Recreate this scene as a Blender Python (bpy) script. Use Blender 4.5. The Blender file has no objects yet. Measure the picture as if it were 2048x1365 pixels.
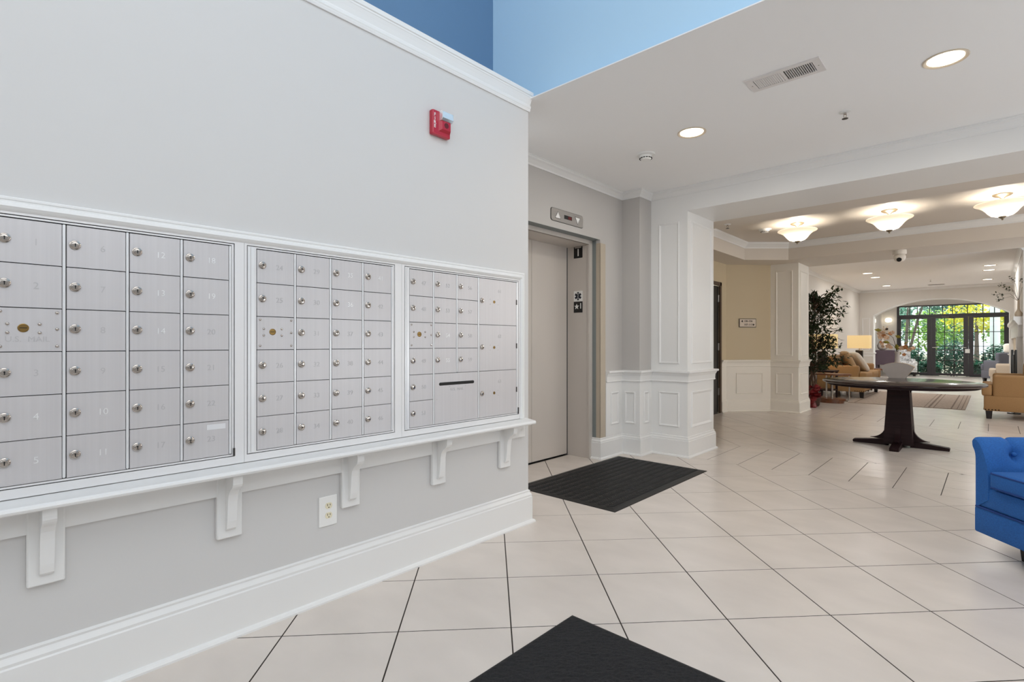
import bpy, bmesh, math, random
from mathutils import Vector, Matrix, Euler
random.seed(7)
C = bpy.context.scene.collection
SC = bpy.context.scene
PI = math.pi
R = math.radians

# ------------------------------------------------------------------ camera
ALPHA = math.atan(961 / 1042.0)
cam = bpy.data.cameras.new('camera')
cam.sensor_width = 36.0
cam.lens = 36.0 * 1042 / 2048
cam.shift_y = 5.0 / 2048
cam.clip_start = 0.02
cam.clip_end = 300
camo = bpy.data.objects.new('camera', cam)
C.objects.link(camo)
camo.location = (0, 0, 1.165)
camo.rotation_euler = (PI / 2, 0, ALPHA)
SC.camera = camo

# ------------------------------------------------------------------ world, exposure, daylight
SC.view_settings.view_transform = 'Standard'
SC.view_settings.look = 'None'
SC.view_settings.gamma = 1.0
SC.view_settings.use_curve_mapping = False
SC.view_settings.exposure = -0.07
SC.cycles.max_bounces = 10
SC.cycles.diffuse_bounces = 6
SC.cycles.glossy_bounces = 4
SC.cycles.transparent_max_bounces = 12
SC.cycles.sample_clamp_indirect = 6.0
SC.cycles.caustics_reflective = False
SC.cycles.caustics_refractive = False
W = bpy.data.worlds.new('world')
SC.world = W
W.use_nodes = True
bg = W.node_tree.nodes['Background']
bg.inputs[0].default_value = (0.90, 0.95, 1.0, 1)
bg.inputs[1].default_value = 2.3


def area(name, loc, rot, sx, sy, power, col=(1, 1, 1), shape='RECTANGLE', spread=PI):
    l = bpy.data.lights.new(name, 'AREA')
    l.shape = shape
    l.size = sx
    if shape in ('RECTANGLE', 'ELLIPSE'):
        l.size_y = sy
    l.energy = power
    l.color = col
    l.spread = spread
    o = bpy.data.objects.new(name, l)
    o.location = loc
    o.rotation_euler = rot
    C.objects.link(o)
    return o


def point(name, loc, power, col=(1, 1, 1), r=0.05):
    l = bpy.data.lights.new(name, 'POINT')
    l.energy = power
    l.color = col
    l.shadow_soft_size = r
    o = bpy.data.objects.new(name, l)
    o.location = loc
    C.objects.link(o)
    return o


sun = bpy.data.lights.new('sun', 'SUN')
sun.energy = 7.0
sun.angle = R(1.0)
sun.color = (1.0, 0.95, 0.85)
so = bpy.data.objects.new('sun', sun)
so.rotation_euler = (R(-38), R(14), 0)      # shines from beyond the garden doors, high up
so.location = (0, 40, 20)
C.objects.link(so)
# daylight through the tall entrance glazing behind the camera, and through the clerestory above
area('entrance_daylight', (0.2, -2.35, 3.75), (R(90), 0, R(180)), 4.3, 2.5, 22, (0.96, 0.98, 1.0))
area('clerestory_daylight', (2.45, 0.2, 4.0), (R(90), 0, R(90)), 4.2, 2.4, 8, (0.97, 0.985, 1.0))
area('atrium_fill', (1.2, 0.1, 5.55), (0, 0, 0), 2.4, 3.2, 60, (1.0, 0.99, 0.97))  # added overhead fill for the double-height foyer; it has no fixture
area('foyer_side_fill', (2.5, 3.9, 1.1), (R(130), 0, R(90)), 2.0, 1.3, 42, (0.92, 0.97, 1.0))  # fill added to lift the low ceiling; the wall here has no window
area('hall_side_fill', (2.5, 7.9, 1.7), (R(60), 0, R(90)), 2.6, 1.6, 84, (1.0, 0.98, 0.95))  # unseen fill added to brighten the hall, in front of solid wall
area('lounge_side_fill', (1.25, 11.25, 1.5), (R(90), 0, R(90)), 1.5, 1.8, 24, (0.90, 0.96, 1.0))  # added cool fill for the lounge; its right wall has no opening
area('vestibule_fill', (-1.2, 20.9, 2.78), (0, 0, 0), 2.4, 1.4, 85, (1.0, 0.98, 0.95))  # fill added to brighten the vestibule, out of sight behind the arch

# ------------------------------------------------------------------ materials


def lin(c):
    return tuple((x / 255 / 12.92 if x / 255 <= 0.04045 else ((x / 255 + 0.055) / 1.055) ** 2.4) for x in c) + (1,)


MATS = {}


def mat(name, rgb, rough=0.5, metal=0.0, spec=None, noise=None, bump=None, emit=None, trans=0.0, coat=0.0):
    """noise=(scale, amount, detail): tone variation in object space. bump=(scale, strength, dist)."""
    m = bpy.data.materials.new(name)
    m.use_nodes = True
    nt = m.node_tree
    p = nt.nodes['Principled BSDF']
    p.inputs['Base Color'].default_value = lin(rgb)
    p.inputs['Roughness'].default_value = rough
    p.inputs['Metallic'].default_value = metal
    if spec is not None:
        p.inputs['Specular IOR Level'].default_value = spec
    if trans:
        p.inputs['Transmission Weight'].default_value = trans
    if coat:
        p.inputs['Coat Weight'].default_value = coat
        p.inputs['Coat Roughness'].default_value = 0.1
    if emit:
        p.inputs['Emission Color'].default_value = lin(emit[0])
        p.inputs['Emission Strength'].default_value = emit[1]
    tc = None
    if noise or bump:
        tc = nt.nodes.new('ShaderNodeTexCoord')
    if noise:
        mp = nt.nodes.new('ShaderNodeMapping')
        sc = noise[0]
        mp.inputs['Scale'].default_value = sc if isinstance(sc, tuple) else (sc, sc, sc)
        n = nt.nodes.new('ShaderNodeTexNoise')
        n.inputs['Scale'].default_value = 1.0
        n.inputs['Detail'].default_value = noise[2] if len(noise) > 2 else 3
        mr = nt.nodes.new('ShaderNodeMapRange')
        mr.inputs['From Min'].default_value = 0.3
        mr.inputs['From Max'].default_value = 0.7
        mr.inputs['To Min'].default_value = 1 - noise[1]
        mr.inputs['To Max'].default_value = 1 + noise[1]
        mx = nt.nodes.new('ShaderNodeVectorMath')
        mx.operation = 'SCALE'
        mx.inputs[0].default_value = lin(rgb)[:3]
        nt.links.new(tc.outputs['Object'], mp.inputs['Vector'])
        nt.links.new(mp.outputs['Vector'], n.inputs['Vector'])
        nt.links.new(n.outputs['Fac'], mr.inputs['Value'])
        nt.links.new(mr.outputs['Result'], mx.inputs['Scale'])
        nt.links.new(mx.outputs['Vector'], p.inputs['Base Color'])
    if bump:
        n2 = nt.nodes.new('ShaderNodeTexNoise')
        n2.inputs['Scale'].default_value = bump[0]
        n2.inputs['Detail'].default_value = 3
        b = nt.nodes.new('ShaderNodeBump')
        b.inputs['Strength'].default_value = bump[1]
        b.inputs['Distance'].default_value = bump[2]
        nt.links.new(tc.outputs['Object'], n2.inputs['Vector'])
        nt.links.new(n2.outputs['Fac'], b.inputs['Height'])
        nt.links.new(b.outputs['Normal'], p.inputs['Normal'])
    MATS[name] = m
    return m


def leafmat(name, rgb, sc, am):
    """thin leaf: half the light passes through it"""
    m = mat(name, rgb, 0.5, noise=(sc, am, 2))
    nt = m.node_tree
    p = nt.nodes['Principled BSDF']
    t = nt.nodes.new('ShaderNodeBsdfTranslucent')
    x = nt.nodes.new('ShaderNodeMixShader')
    x.inputs[0].default_value = 0.42
    src = p.inputs['Base Color'].links[0].from_socket
    nt.links.new(src, t.inputs['Color'])
    nt.links.new(p.outputs[0], x.inputs[1])
    nt.links.new(t.outputs[0], x.inputs[2])
    nt.links.new(x.outputs[0], nt.nodes['Material Output'].inputs['Surface'])


M = MATS
mat('wall_paint', (210, 209, 208), 0.65, bump=(90, 0.05, 0.002))
mat('wall_paint_grey', (190, 187, 184), 0.65, bump=(90, 0.05, 0.002))
mat('white_trim', (232, 232, 231), 0.38)
mat('ceiling_paint', (244, 244, 244), 0.8)
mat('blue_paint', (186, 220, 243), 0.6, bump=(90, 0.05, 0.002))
mat('deep_blue', (98, 132, 166), 0.6, bump=(90, 0.05, 0.002))  # darker blue than the front upper wall, for the left upper wall
mat('taupe_paint', (216, 208, 198), 0.6)
mat('cream_paint', (202, 187, 158), 0.65, bump=(90, 0.05, 0.002))
mat('cream_trim', (238, 233, 224), 0.42)
mat('lounge_paint', (216, 212, 206), 0.65)
mat('floor_tile', (214, 205, 197), 0.26, noise=((3.0, 5.0, 3.0), 0.05, 6), spec=0.5)
mat('grout', (46, 38, 32), 0.9)
mat('aluminium', (205, 202, 203), 0.40, metal=0.3, noise=((120, 120, 1.5), 0.025, 2))
mat('aluminium_bright', (238, 239, 240), 0.3, metal=0.4)
mat('aluminium_frame', (230, 229, 229), 0.4, metal=0.2)
mat('dark_gap', (38, 38, 40), 0.8)
mat('chrome', (188, 180, 172), 0.14, metal=1.0)
mat('brass', (150, 122, 74), 0.32, metal=1.0)
mat('black_slot', (6, 6, 6), 0.6)
mat('engraving', (238, 238, 238), 0.35, metal=0.4)
mat('engraving_dim', (190, 188, 189), 0.5, metal=0.3)
mat('label_tape', (222, 222, 224), 0.6)
mat('elevator_paint', (200, 193, 186), 0.38, noise=((2, 2, 0.6), 0.03, 2))
mat('corner_guard_vinyl', (184, 172, 154), 0.4)
mat('return_grey', (128, 134, 133), 0.6)
mat('steel', (196, 192, 188), 0.3, metal=1.0, noise=((3, 3, 160), 0.05, 2))
mat('steel_dark', (80, 78, 76), 0.4, metal=0.8)
mat('red_display', (60, 8, 8), 0.25, emit=((120, 14, 10), 0.25))
mat('sign_black', (14, 13, 13), 0.45)
mat('sign_white', (235, 235, 232), 0.45)
mat('sign_navy', (22, 26, 40), 0.45)
mat('rubber', (20, 20, 21), 0.5, bump=(60, 0.2, 0.002))
mat('rubber_rib', (44, 43, 43), 0.5)
mat('mat_carpet', (30, 30, 32), 0.95, noise=(160, 0.45, 3), bump=(220, 0.9, 0.006))
mat('alarm_red', (178, 14, 48), 0.28, coat=0.3)
mat('alarm_dark', (96, 8, 24), 0.4)
mat('clear_lens', (226, 232, 234), 0.08, trans=0.7)
mat('plastic_white', (238, 238, 236), 0.35)
mat('plastic_ivory', (232, 224, 196), 0.4)
mat('vent_metal', (226, 222, 220), 0.45)
mat('lamp_disc', (255, 244, 226), 0.4, emit=((255, 240, 214), 9.0))
mat('lamp_disc_far', (255, 250, 240), 0.4, emit=((255, 248, 236), 5.0))
mat('reflector_ring', (214, 200, 180), 0.3)
b_ = mat('bowl_glass', (250, 240, 222), 0.3, emit=((255, 236, 200), 0.38))
_t = b_.node_tree.nodes.new('ShaderNodeBsdfTranslucent')
_t.inputs[0].default_value = (0.98, 0.93, 0.82, 1)
_x = b_.node_tree.nodes.new('ShaderNodeMixShader')
_x.inputs[0].default_value = 0.16
b_.node_tree.links.new(b_.node_tree.nodes['Principled BSDF'].outputs[0], _x.inputs[1])
b_.node_tree.links.new(_t.outputs[0], _x.inputs[2])
b_.node_tree.links.new(_x.outputs[0], b_.node_tree.nodes['Material Output'].inputs['Surface'])
mat('brushed_nickel', (150, 140, 124), 0.35, metal=1.0)
mat('espresso_wood', (40, 25, 26), 0.5, noise=((3, 3, 30), 0.25, 4), spec=0.15)
mat('espresso_top', (40, 25, 26), 0.16, noise=((3, 3, 30), 0.25, 4), spec=0.45)
mat('walnut_wood', (112, 66, 38), 0.3, noise=((4, 40, 4), 0.2, 3), coat=0.2)
mat('black_wood', (26, 20, 20), 0.35)
mat('tan_fabric', (166, 130, 88), 0.85, noise=(260, 0.1, 2), bump=(400, 0.3, 0.001))
mat('beige_fabric', (214, 200, 182), 0.85, noise=(260, 0.08, 2))
mat('tan_pillow', (188, 160, 124), 0.85, noise=(240, 0.1, 2))
mat('cream_pillow', (240, 233, 222), 0.85, noise=(240, 0.08, 2))
mat('slate_fabric', (92, 94, 104), 0.85, noise=(240, 0.08, 2))
mat('blue_fabric', (28, 93, 166), 0.8, noise=(170, 0.16, 3), bump=(420, 0.35, 0.001))
mat('blue_piping', (14, 58, 124), 0.8)
mat('nailhead', (50, 34, 24), 0.35, metal=0.9)
mat('ceramic_taupe', (188, 180, 174), 0.55, noise=(20, 0.03, 3))
mat('ceramic_edge', (196, 170, 138), 0.55)
mat('ceramic_beige', (214, 198, 176), 0.5)
mat('stem_brown', (70, 52, 38), 0.7)
mat('petal', (216, 180, 148), 0.6, noise=(40, 0.15, 2))
mat('petal_rust', (196, 132, 82), 0.6)
mat('leaf_olive', (132, 120, 30), 0.55)
leafmat('leaf_ficus', (44, 58, 30), 9, 0.35)
mat('bark', (84, 62, 46), 0.85, noise=(30, 0.25, 3))
mat('pot_dark', (66, 44, 32), 0.6)
mat('red_foil', (112, 22, 24), 0.35, noise=(14, 0.3, 3))
mat('lamp_shade', (236, 214, 170), 0.8, emit=((252, 214, 140), 0.42))
mat('rug_field', (170, 156, 144), 0.95, noise=((30, 8, 8), 0.09, 4))
mat('rug_line', (122, 108, 98), 0.95)
mat('door_charcoal', (50, 48, 52), 0.4)
mat('door_black', (20, 18, 18), 0.4)
mat('door_frame_brown', (84, 66, 52), 0.5)
mat('plum_wood', (70, 56, 68), 0.4)
mat('sconce_glass', (255, 250, 236), 0.4, emit=((255, 244, 220), 3.0))
mat('mirror', (214, 218, 222), 0.06, metal=1.0)
mat('pattern_fabric', (206, 208, 210), 0.8, noise=((16, 16, 16), 0.5, 3))
mat('plaque_face', (206, 190, 172), 0.4)
mat('plaque_dark', (58, 44, 36), 0.5)
mat('camera_shell', (228, 222, 214), 0.4)
mat('garden_soil', (150, 146, 130), 0.95, noise=(3, 0.3, 4))
leafmat('leaf_green', (138, 178, 92), 5, 0.35)
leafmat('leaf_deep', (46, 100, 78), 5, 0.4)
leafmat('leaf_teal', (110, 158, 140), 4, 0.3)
leafmat('leaf_yellow', (206, 204, 66), 4, 0.3)
mat('trunk_grey', (92, 82, 74), 0.85, noise=(12, 0.25, 3))
mat('porch_white', (226, 234, 230), 0.5)
mat('rust_dry', (150, 74, 42), 0.8, noise=(20, 0.35, 3))
mat('iron_black', (18, 17, 17), 0.45)

# thin pane of clear glass: fresnel mix of see-through and mirror
g = bpy.data.materials.new('pane_glass')
g.use_nodes = True
nt = g.node_tree
nt.nodes.clear()
o_ = nt.nodes.new('ShaderNodeOutputMaterial')
mxs = nt.nodes.new('ShaderNodeMixShader')
fr = nt.nodes.new('ShaderNodeFresnel')
fr.inputs['IOR'].default_value = 1.45
tr = nt.nodes.new('ShaderNodeBsdfTransparent')
tr.inputs[0].default_value = (0.94, 0.97, 0.96, 1)
gl = nt.nodes.new('ShaderNodeBsdfGlossy')
gl.inputs['Roughness'].default_value = 0.02
nt.links.new(fr.outputs[0], mxs.inputs[0])
nt.links.new(tr.outputs[0], mxs.inputs[1])
nt.links.new(gl.outputs[0], mxs.inputs[2])
nt.links.new(mxs.outputs[0], o_.inputs['Surface'])
M['pane_glass'] = g

# ------------------------------------------------------------------ mesh helpers


class MB:
    def __init__(s):
        s.v = []
        s.f = []
        s.m = []
        s.X = None

    def add(s, vs, fs, m=0):
        b = len(s.v)
        if s.X is not None:
            vs = [tuple(s.X @ Vector(p)) for p in vs]
        s.v += [tuple(p) for p in vs]
        s.f += [tuple(b + i for i in f) for f in fs]
        s.m += [m] * len(fs)
        return s

    def box(s, x0, x1, y0, y1, z0, z1, m=0):
        vs = [(x0, y0, z0), (x1, y0, z0), (x1, y1, z0), (x0, y1, z0), (x0, y0, z1), (x1, y0, z1), (x1, y1, z1), (x0, y1, z1)]
        return s.add(vs, [(3, 2, 1, 0), (4, 5, 6, 7), (0, 1, 5, 4), (1, 2, 6, 5), (2, 3, 7, 6), (3, 0, 4, 7)], m)

    def rbox(s, x0, x1, y0, y1, z0, z1, r=0.01, seg=2, m=0):
        bm = bmesh.new()
        bmesh.ops.create_cube(bm, size=1)
        for v in bm.verts:
            v.co = Vector(((x0 + x1) / 2 + v.co.x * (x1 - x0), (y0 + y1) / 2 + v.co.y * (y1 - y0), (z0 + z1) / 2 + v.co.z * (z1 - z0)))
        bmesh.ops.bevel(bm, geom=bm.edges[:], offset=r, segments=seg, affect='EDGES', profile=0.5)
        bm.verts.index_update()
        vs = [v.co.copy() for v in bm.verts]
        fs = [[v.index for v in f.verts] for f in bm.faces]
        bm.free()
        return s.add(vs, fs, m)

    def prism(s, poly, d, m=0):
        """poly: list of 3D points (ccw seen from +d side), extruded by vector d."""
        n = len(poly)
        d = Vector(d)
        P = [Vector(p) for p in poly]
        vs = P + [p + d for p in P]
        fs = [tuple(reversed(range(n))), tuple(range(n, 2 * n))]
        fs += [(i, (i + 1) % n, n + (i + 1) % n, n + i) for i in range(n)]
        return s.add(vs, fs, m)

    def lathe(s, prof, c=(0, 0, 0), n=24, m=0, ax=None, cap=True):
        """prof: [(r, z)] bottom to top about z; ax: Matrix 3x3 to rotate."""
        vs = []
        c = Vector(c)
        for r, z in prof:
            for i in range(n):
                a = 2 * PI * i / n
                p = Vector((r * math.cos(a), r * math.sin(a), z))
                if ax is not None:
                    p = ax @ p
                vs.append(c + p)
        fs = []
        for k in range(len(prof) - 1):
            for i in range(n):
                j = (i + 1) % n
                fs.append((k * n + i, k * n + j, (k + 1) * n + j, (k + 1) * n + i))
        if cap:
            fs.append(tuple(reversed(range(n))))
            b = (len(prof) - 1) * n
            fs.append(tuple(range(b, b + n)))
        return s.add(vs, fs, m)

    def tube(s, pts, r, n=8, m=0, cap=True):
        pts = [Vector(p) for p in pts]
        rr = r if isinstance(r, (list, tuple)) else [r] * len(pts)
        vs = []
        for i, p in enumerate(pts):
            a = pts[max(i - 1, 0)]
            b = pts[min(i + 1, len(pts) - 1)]
            t = (b - a).normalized()
            up = Vector((0, 0, 1)) if abs(t.z) < 0.9 else Vector((1, 0, 0))
            u = t.cross(up).normalized()
            w = u.cross(t)
            for k in range(n):
                q = 2 * PI * k / n
                vs.append(p + rr[i] * (math.cos(q) * u + math.sin(q) * w))
        fs = []
        for i in range(len(pts) - 1):
            for k in range(n):
                j = (k + 1) % n
                fs.append((i * n + k, i * n + j, (i + 1) * n + j, (i + 1) * n + k))
        if cap:
            fs.append(tuple(reversed(range(n))))
            b = (len(pts) - 1) * n
            fs.append(tuple(range(b, b + n)))
        return s.add(vs, fs, m)

    def superq(s, c, a, e1=0.5, e2=0.5, nu=20, nv=10, m=0):
        """superellipsoid: cushions and pillows."""
        def sp(w, e):
            return math.copysign(abs(w) ** e, w)
        vs = []
        for j in range(nv + 1):
            t = -PI / 2 + PI * j / nv
            for i in range(nu):
                q = 2 * PI * i / nu
                vs.append((c[0] + a[0] * sp(math.cos(t), e1) * sp(math.cos(q), e2),
                           c[1] + a[1] * sp(math.cos(t), e1) * sp(math.sin(q), e2),
                           c[2] + a[2] * sp(math.sin(t), e1)))
        fs = []
        for j in range(nv):
            for i in range(nu):
                k = (i + 1) % nu
                fs.append((j * nu + i, j * nu + k, (j + 1) * nu + k, (j + 1) * nu + i))
        return s.add(vs, fs, m)

    def build(s, name, mats, parent=None, smooth=False, link=True):
        me = bpy.data.meshes.new(name)
        me.from_pydata(s.v, [], s.f)
        if not isinstance(mats, (list, tuple)):
            mats = [mats]
        for x in mats:
            me.materials.append(M[x] if isinstance(x, str) else x)
        if len(mats) > 1:
            me.polygons.foreach_set('material_index', s.m)
        if smooth:
            me.polygons.foreach_set('use_smooth', [True] * len(me.polygons))
            try:
                me.set_sharp_from_angle(angle=R(42))
            except Exception:
                pass
        me.update()
        o = bpy.data.objects.new(name, me)
        if link:
            C.objects.link(o)
        if parent is not None:
            o.parent = parent
        return o


def tag(o, label=None, cat=None, group=None, kind=None):
    if label:
        o['label'] = label
    if cat:
        o['category'] = cat
    if group:
        o['group'] = group
    if kind:
        o['kind'] = kind
    return o


def thing(name, label, cat, loc=(0, 0, 0), rz=0.0, group=None):
    o = bpy.data.objects.new(name, None)
    o.empty_display_size = 0.1
    o.location = loc
    o.rotation_euler = (0, 0, rz)
    C.objects.link(o)
    return tag(o, label, cat, group)


def struct(name, mb, mats, smooth=False, label=None):
    o = mb.build(name, mats, None, smooth)
    return tag(o, label, None, None, 'structure')


def copy_tree(o, parent=None):
    c = o.copy()
    C.objects.link(c)
    if parent is not None:
        c.parent = parent
    for ch in list(o.children):
        copy_tree(ch, c)
    return c


def text_mesh(txt, size, extr=0.0, bold=0.0):
    cu = bpy.data.curves.new('lettering', 'FONT')
    cu.body = txt
    cu.size = size
    cu.extrude = extr
    cu.offset = bold
    cu.align_x = 'CENTER'
    cu.align_y = 'CENTER'
    cu.resolution_u = 3
    t = bpy.data.objects.new('lettering', cu)
    C.objects.link(t)
    bpy.context.view_layer.update()
    dg = bpy.context.evaluated_depsgraph_get()
    me = bpy.data.meshes.new_from_object(t.evaluated_get(dg))
    bpy.data.objects.remove(t)
    bpy.data.curves.remove(cu)
    return me


def put_text(name, txt, size, mtx, material, parent, extr=0.0006, bold=0.0):
    me = text_mesh(txt, size, extr, bold)
    me.materials.clear()
    me.materials.append(M[material])
    o = bpy.data.objects.new(name, me)
    C.objects.link(o)
    if parent is not None:
        o.parent = parent
    o.matrix_local = mtx
    return o


def frame_mtx(x, y, z, o):
    m = Matrix.Identity(4)
    for i, a in enumerate((x, y, z)):
        for k in range(3):
            m[k][i] = a[k]
    for k in range(3):
        m[k][3] = o[k]
    return m


def facing_x(y, z, x):      # a surface facing +X, reading along +Y
    return frame_mtx((0, 1, 0), (0, 0, 1), (1, 0, 0), (x, y, z))


def facing_my(x, z, y):     # a surface facing -Y, reading along +X
    return frame_mtx((1, 0, 0), (0, 0, 1), (0, -1, 0), (x, y, z))


def sweep(mb, path, prof, m=0, closed=False):
    """prof [(d, z)] swept along path [(x, y)]; the room lies on the path's right-hand side."""
    n = len(path)
    P = [Vector((p[0], p[1])) for p in path]
    offs = []
    for i in range(n):
        def nr(a, b):
            d = (b - a).normalized()
            return Vector((d.y, -d.x))
        ns = []
        if closed or i > 0:
            ns.append(nr(P[i - 1], P[i]))
        if closed or i < n - 1:
            ns.append(nr(P[i], P[(i + 1) % n]))
        if len(ns) == 1:
            offs.append(ns[0])
        else:
            h = (ns[0] + ns[1])
            h = h / max(h.dot(ns[0]), 1e-6) if h.length > 1e-6 else ns[0]
            offs.append(h)
    k = len(prof)
    vs = []
    for i in range(n):
        for d, z in prof:
            q = P[i] + offs[i] * d
            vs.append((q.x, q.y, z))
    fs = []
    for i in range(n if closed else n - 1):
        j = (i + 1) % n
        for a in range(k - 1):
            fs.append((i * k + a, j * k + a, j * k + a + 1, i * k + a + 1))
        if not closed:
            pass
    if not closed:
        fs.append(tuple(range(k)))
        fs.append(tuple(reversed(range((n - 1) * k, n * k))))
    mb.add(vs, fs, m)
    return mb


def panel(mb, o, u, nrm, u0, u1, z0, z1, w=0.022, d=0.012, m=0):
    """mitred picture-frame moulding on a wall: origin o, unit direction u, outward normal nrm."""
    o = Vector(o)
    u = Vector(u)
    nrm = Vector(nrm)

    def P(a, z, h):
        return o + u * a + Vector((0, 0, z)) + nrm * h
    rings = []
    for ins, h in ((0, 0), (0.002, d * 0.6), (w * 0.3, d), (w * 0.65, d * 0.7), (w, 0.001), (w, 0)):
        rings.append([P(u0 + ins, z0 + ins, h), P(u1 - ins, z0 + ins, h), P(u1 - ins, z1 - ins, h), P(u0 + ins, z1 - ins, h)])
    vs = [p for r_ in rings for p in r_]
    fs = []
    for k in range(len(rings) - 1):
        for i in range(4):
            j = (i + 1) % 4
            fs.append((k * 4 + i, k * 4 + j, (k + 1) * 4 + j, (k + 1) * 4 + i))
    mb.add(vs, fs, m)
    return mb


BASE = [(0, 0), (0.036, 0), (0.036, 0.008), (0.030, 0.017), (0.020, 0.021), (0.020, 0.165), (0.016, 0.170), (0.017, 0.180), (0.010, 0.192), (0.007, 0.198), (0.009, 0.206), (0, 0.212)]
RAIL = [(0, 0.765), (0.013, 0.765), (0.017, 0.773), (0.013, 0.783), (0.014, 0.800), (0.016, 0.828), (0.022, 0.840), (0.030, 0.858), (0.044, 0.864), (0.044, 0.880), (0.038, 0.885), (0, 0.885)]
CROWN = [(0, 2.688), (0.008, 2.688), (0.011, 2.702), (0.020, 2.712), (0.034, 2.728), (0.050, 2.738), (0.053, 2.750), (0.058, 2.752), (0.058, 2.7595), (0, 2.7595)]

# ================================================================== SETTING
# ------------------------------------------------------------------ floor
floor = struct('floor', MB().box(-3.5, 2.7, -2.7, 24.3, -0.06, -0.0013), 'grout')
A_ = Vector((0.31361, 0.33299))
B_ = Vector((-0.32368, 0.32278))


def clip(poly, f):
    out = []
    for i, p in enumerate(poly):
        q = poly[(i + 1) % len(poly)]
        a, b = f(p), f(q)
        if a >= 0:
            out.append(p)
        if a * b < 0:
            t = a / (a - b)
            out.append((p[0] + t * (q[0] - p[0]), p[1] + t * (q[1] - p[1])))
    return out


def crect(poly, x0, x1, y0, y1):
    for f in (lambda p: p[0] - x0, lambda p: x1 - p[0], lambda p: p[1] - y0, lambda p: y1 - p[1]):
        if poly:
            poly = clip(poly, f)
    return poly


def parea(p):
    return 0.5 * sum(p[i][0] * p[(i + 1) % len(p)][1] - p[(i + 1) % len(p)][0] * p[i][1] for i in range(len(p)))


GAP = 0.0027
tiles = []


def lattice(org, rect):
    x0, x1, y0, y1 = rect
    s = 1 - 2 * GAP / 0.457
    for i in range(-60, 61):
        for j in range(-60, 61):
            c = Vector(org) + A_ * (i + .5) + B_ * (j + .5)
            if c.x < x0 - .4 or c.x > x1 + .4 or c.y < y0 - .4 or c.y > y1 + .4:
                continue
            q = [c + (A_ * a + B_ * b) * 0.5 * s for a, b in ((-1, -1), (1, -1), (1, 1), (-1, 1))]
            q = crect([(p.x, p.y) for p in q], x0 + GAP, x1 - GAP, y0 + GAP, y1 - GAP)
            if len(q) >= 3 and parea(q) > 4e-4:
                tiles.append(q)


def bandtiles(jx, px, y0, y1, rows, x0, x1):
    dy = (y1 - y0) / rows
    k0 = int(math.floor((x0 - jx) / px))
    k1 = int(math.ceil((x1 - jx) / px))
    for k in range(k0, k1):
        for r_ in range(rows):
            q = [(jx + k * px, y0 + r_ * dy), (jx + (k + 1) * px, y0 + r_ * dy), (jx + (k + 1) * px, y0 + (r_ + 1) * dy), (jx + k * px, y0 + (r_ + 1) * dy)]
            q = [(q[0][0] + GAP, q[0][1] + GAP), (q[1][0] - GAP, q[1][1] + GAP), (q[2][0] - GAP, q[2][1] - GAP), (q[3][0] + GAP, q[3][1] - GAP)]
            q = crect(q, x0, x1, y0, y1)
            if len(q) >= 3 and parea(q) > 4e-4:
                tiles.append(q)


lattice((-1.76524, 1.23582), (-3.3, 2.6, -2.6, 5.165))
bandtiles(-1.198, 0.3022, 5.165, 6.115, 3, -3.36, 2.6)
lattice((-1.17, 7.106), (-3.36, 2.6, 6.115, 9.36))
bandtiles(-0.652, 0.305, 9.36, 10.235, 3, -3.36, 2.6)
lattice((-1.17, 7.106), (-3.2, 2.6, 10.235, 24.3))


def cam_px(x, y, z=0.0):
    r_ = x * math.cos(ALPHA) + y * math.sin(ALPHA)
    f_ = -x * math.sin(ALPHA) + y * math.cos(ALPHA)
    if f_ < 0.15:
        return None
    return 1024 + 1042 * r_ / f_, 687.5 - 1042 * (z - 1.165) / f_, f_


def seen(q):
    cx_ = sum(p[0] for p in q) / len(q)
    cy_ = sum(p[1] for p in q) / len(q)
    if cx_ < -2.23 and cy_ < 3.1:
        return None
    best = None
    for p in list(q) + [(cx_, cy_)]:
        c = cam_px(*p)
        if c and -20 < c[0] < 2068 and c[1] < 1385:
            best = c[2] if best is None else min(best, c[2])
    return best


def tile_geo(mb, q):
    n = len(q)
    cx_ = sum(p[0] for p in q) / n
    cy_ = sum(p[1] for p in q) / n
    top = []
    for p in q:
        d = math.hypot(p[0] - cx_, p[1] - cy_) or 1
        k = 1 - 0.0016 / d
        top.append((cx_ + (p[0] - cx_) * k, cy_ + (p[1] - cy_) * k, 0.0))
    vs = [(p[0], p[1], -0.004) for p in q] + [(p[0], p[1], -0.001) for p in q] + top
    fs = [tuple(range(2 * n, 3 * n))]
    for b in (0, n):
        fs += [(b + i, b + (i + 1) % n, b + n + (i + 1) % n, b + n + i) for i in range(n)]
    mb.add(vs, fs)


vis = []
rest = []
for q in tiles:
    d = seen(q)
    (rest if d is None else vis).append((d or 0, q))
vis.sort(key=lambda t: t[0] * t[0] / max(parea(t[1]), 1e-4))
for d, q in vis[:300]:
    mb = MB()
    tile_geo(mb, q)
    mb.build('tile', 'floor_tile', floor)
mb = MB()
for d, q in vis[300:] + rest:
    tile_geo(mb, q)
tag(mb.build('tile_field', 'floor_tile', floor), kind='stuff')

# ------------------------------------------------------------------ foyer walls
struct('wall_left', MB().box(-2.655, -2.23, -2.6, 2.574, 0, 2.80), 'wall_paint')
struct('wall_left_upper', MB().box(-2.80, -2.655, -2.6, 2.80, 2.80, 5.6), 'deep_blue')
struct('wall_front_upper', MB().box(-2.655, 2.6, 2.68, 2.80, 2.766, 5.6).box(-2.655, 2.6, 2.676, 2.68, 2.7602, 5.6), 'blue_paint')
struct('ceiling', MB().box(-3.4, 2.6, 2.574, 2.68, 2.76, 2.766).box(-3.4, 2.6, 2.68, 5.115, 2.76, 2.766), 'ceiling_paint')
struct('ceiling_upper', MB().box(-2.80, 2.7, -2.7, 2.80, 5.6, 5.7), 'ceiling_paint')
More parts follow.
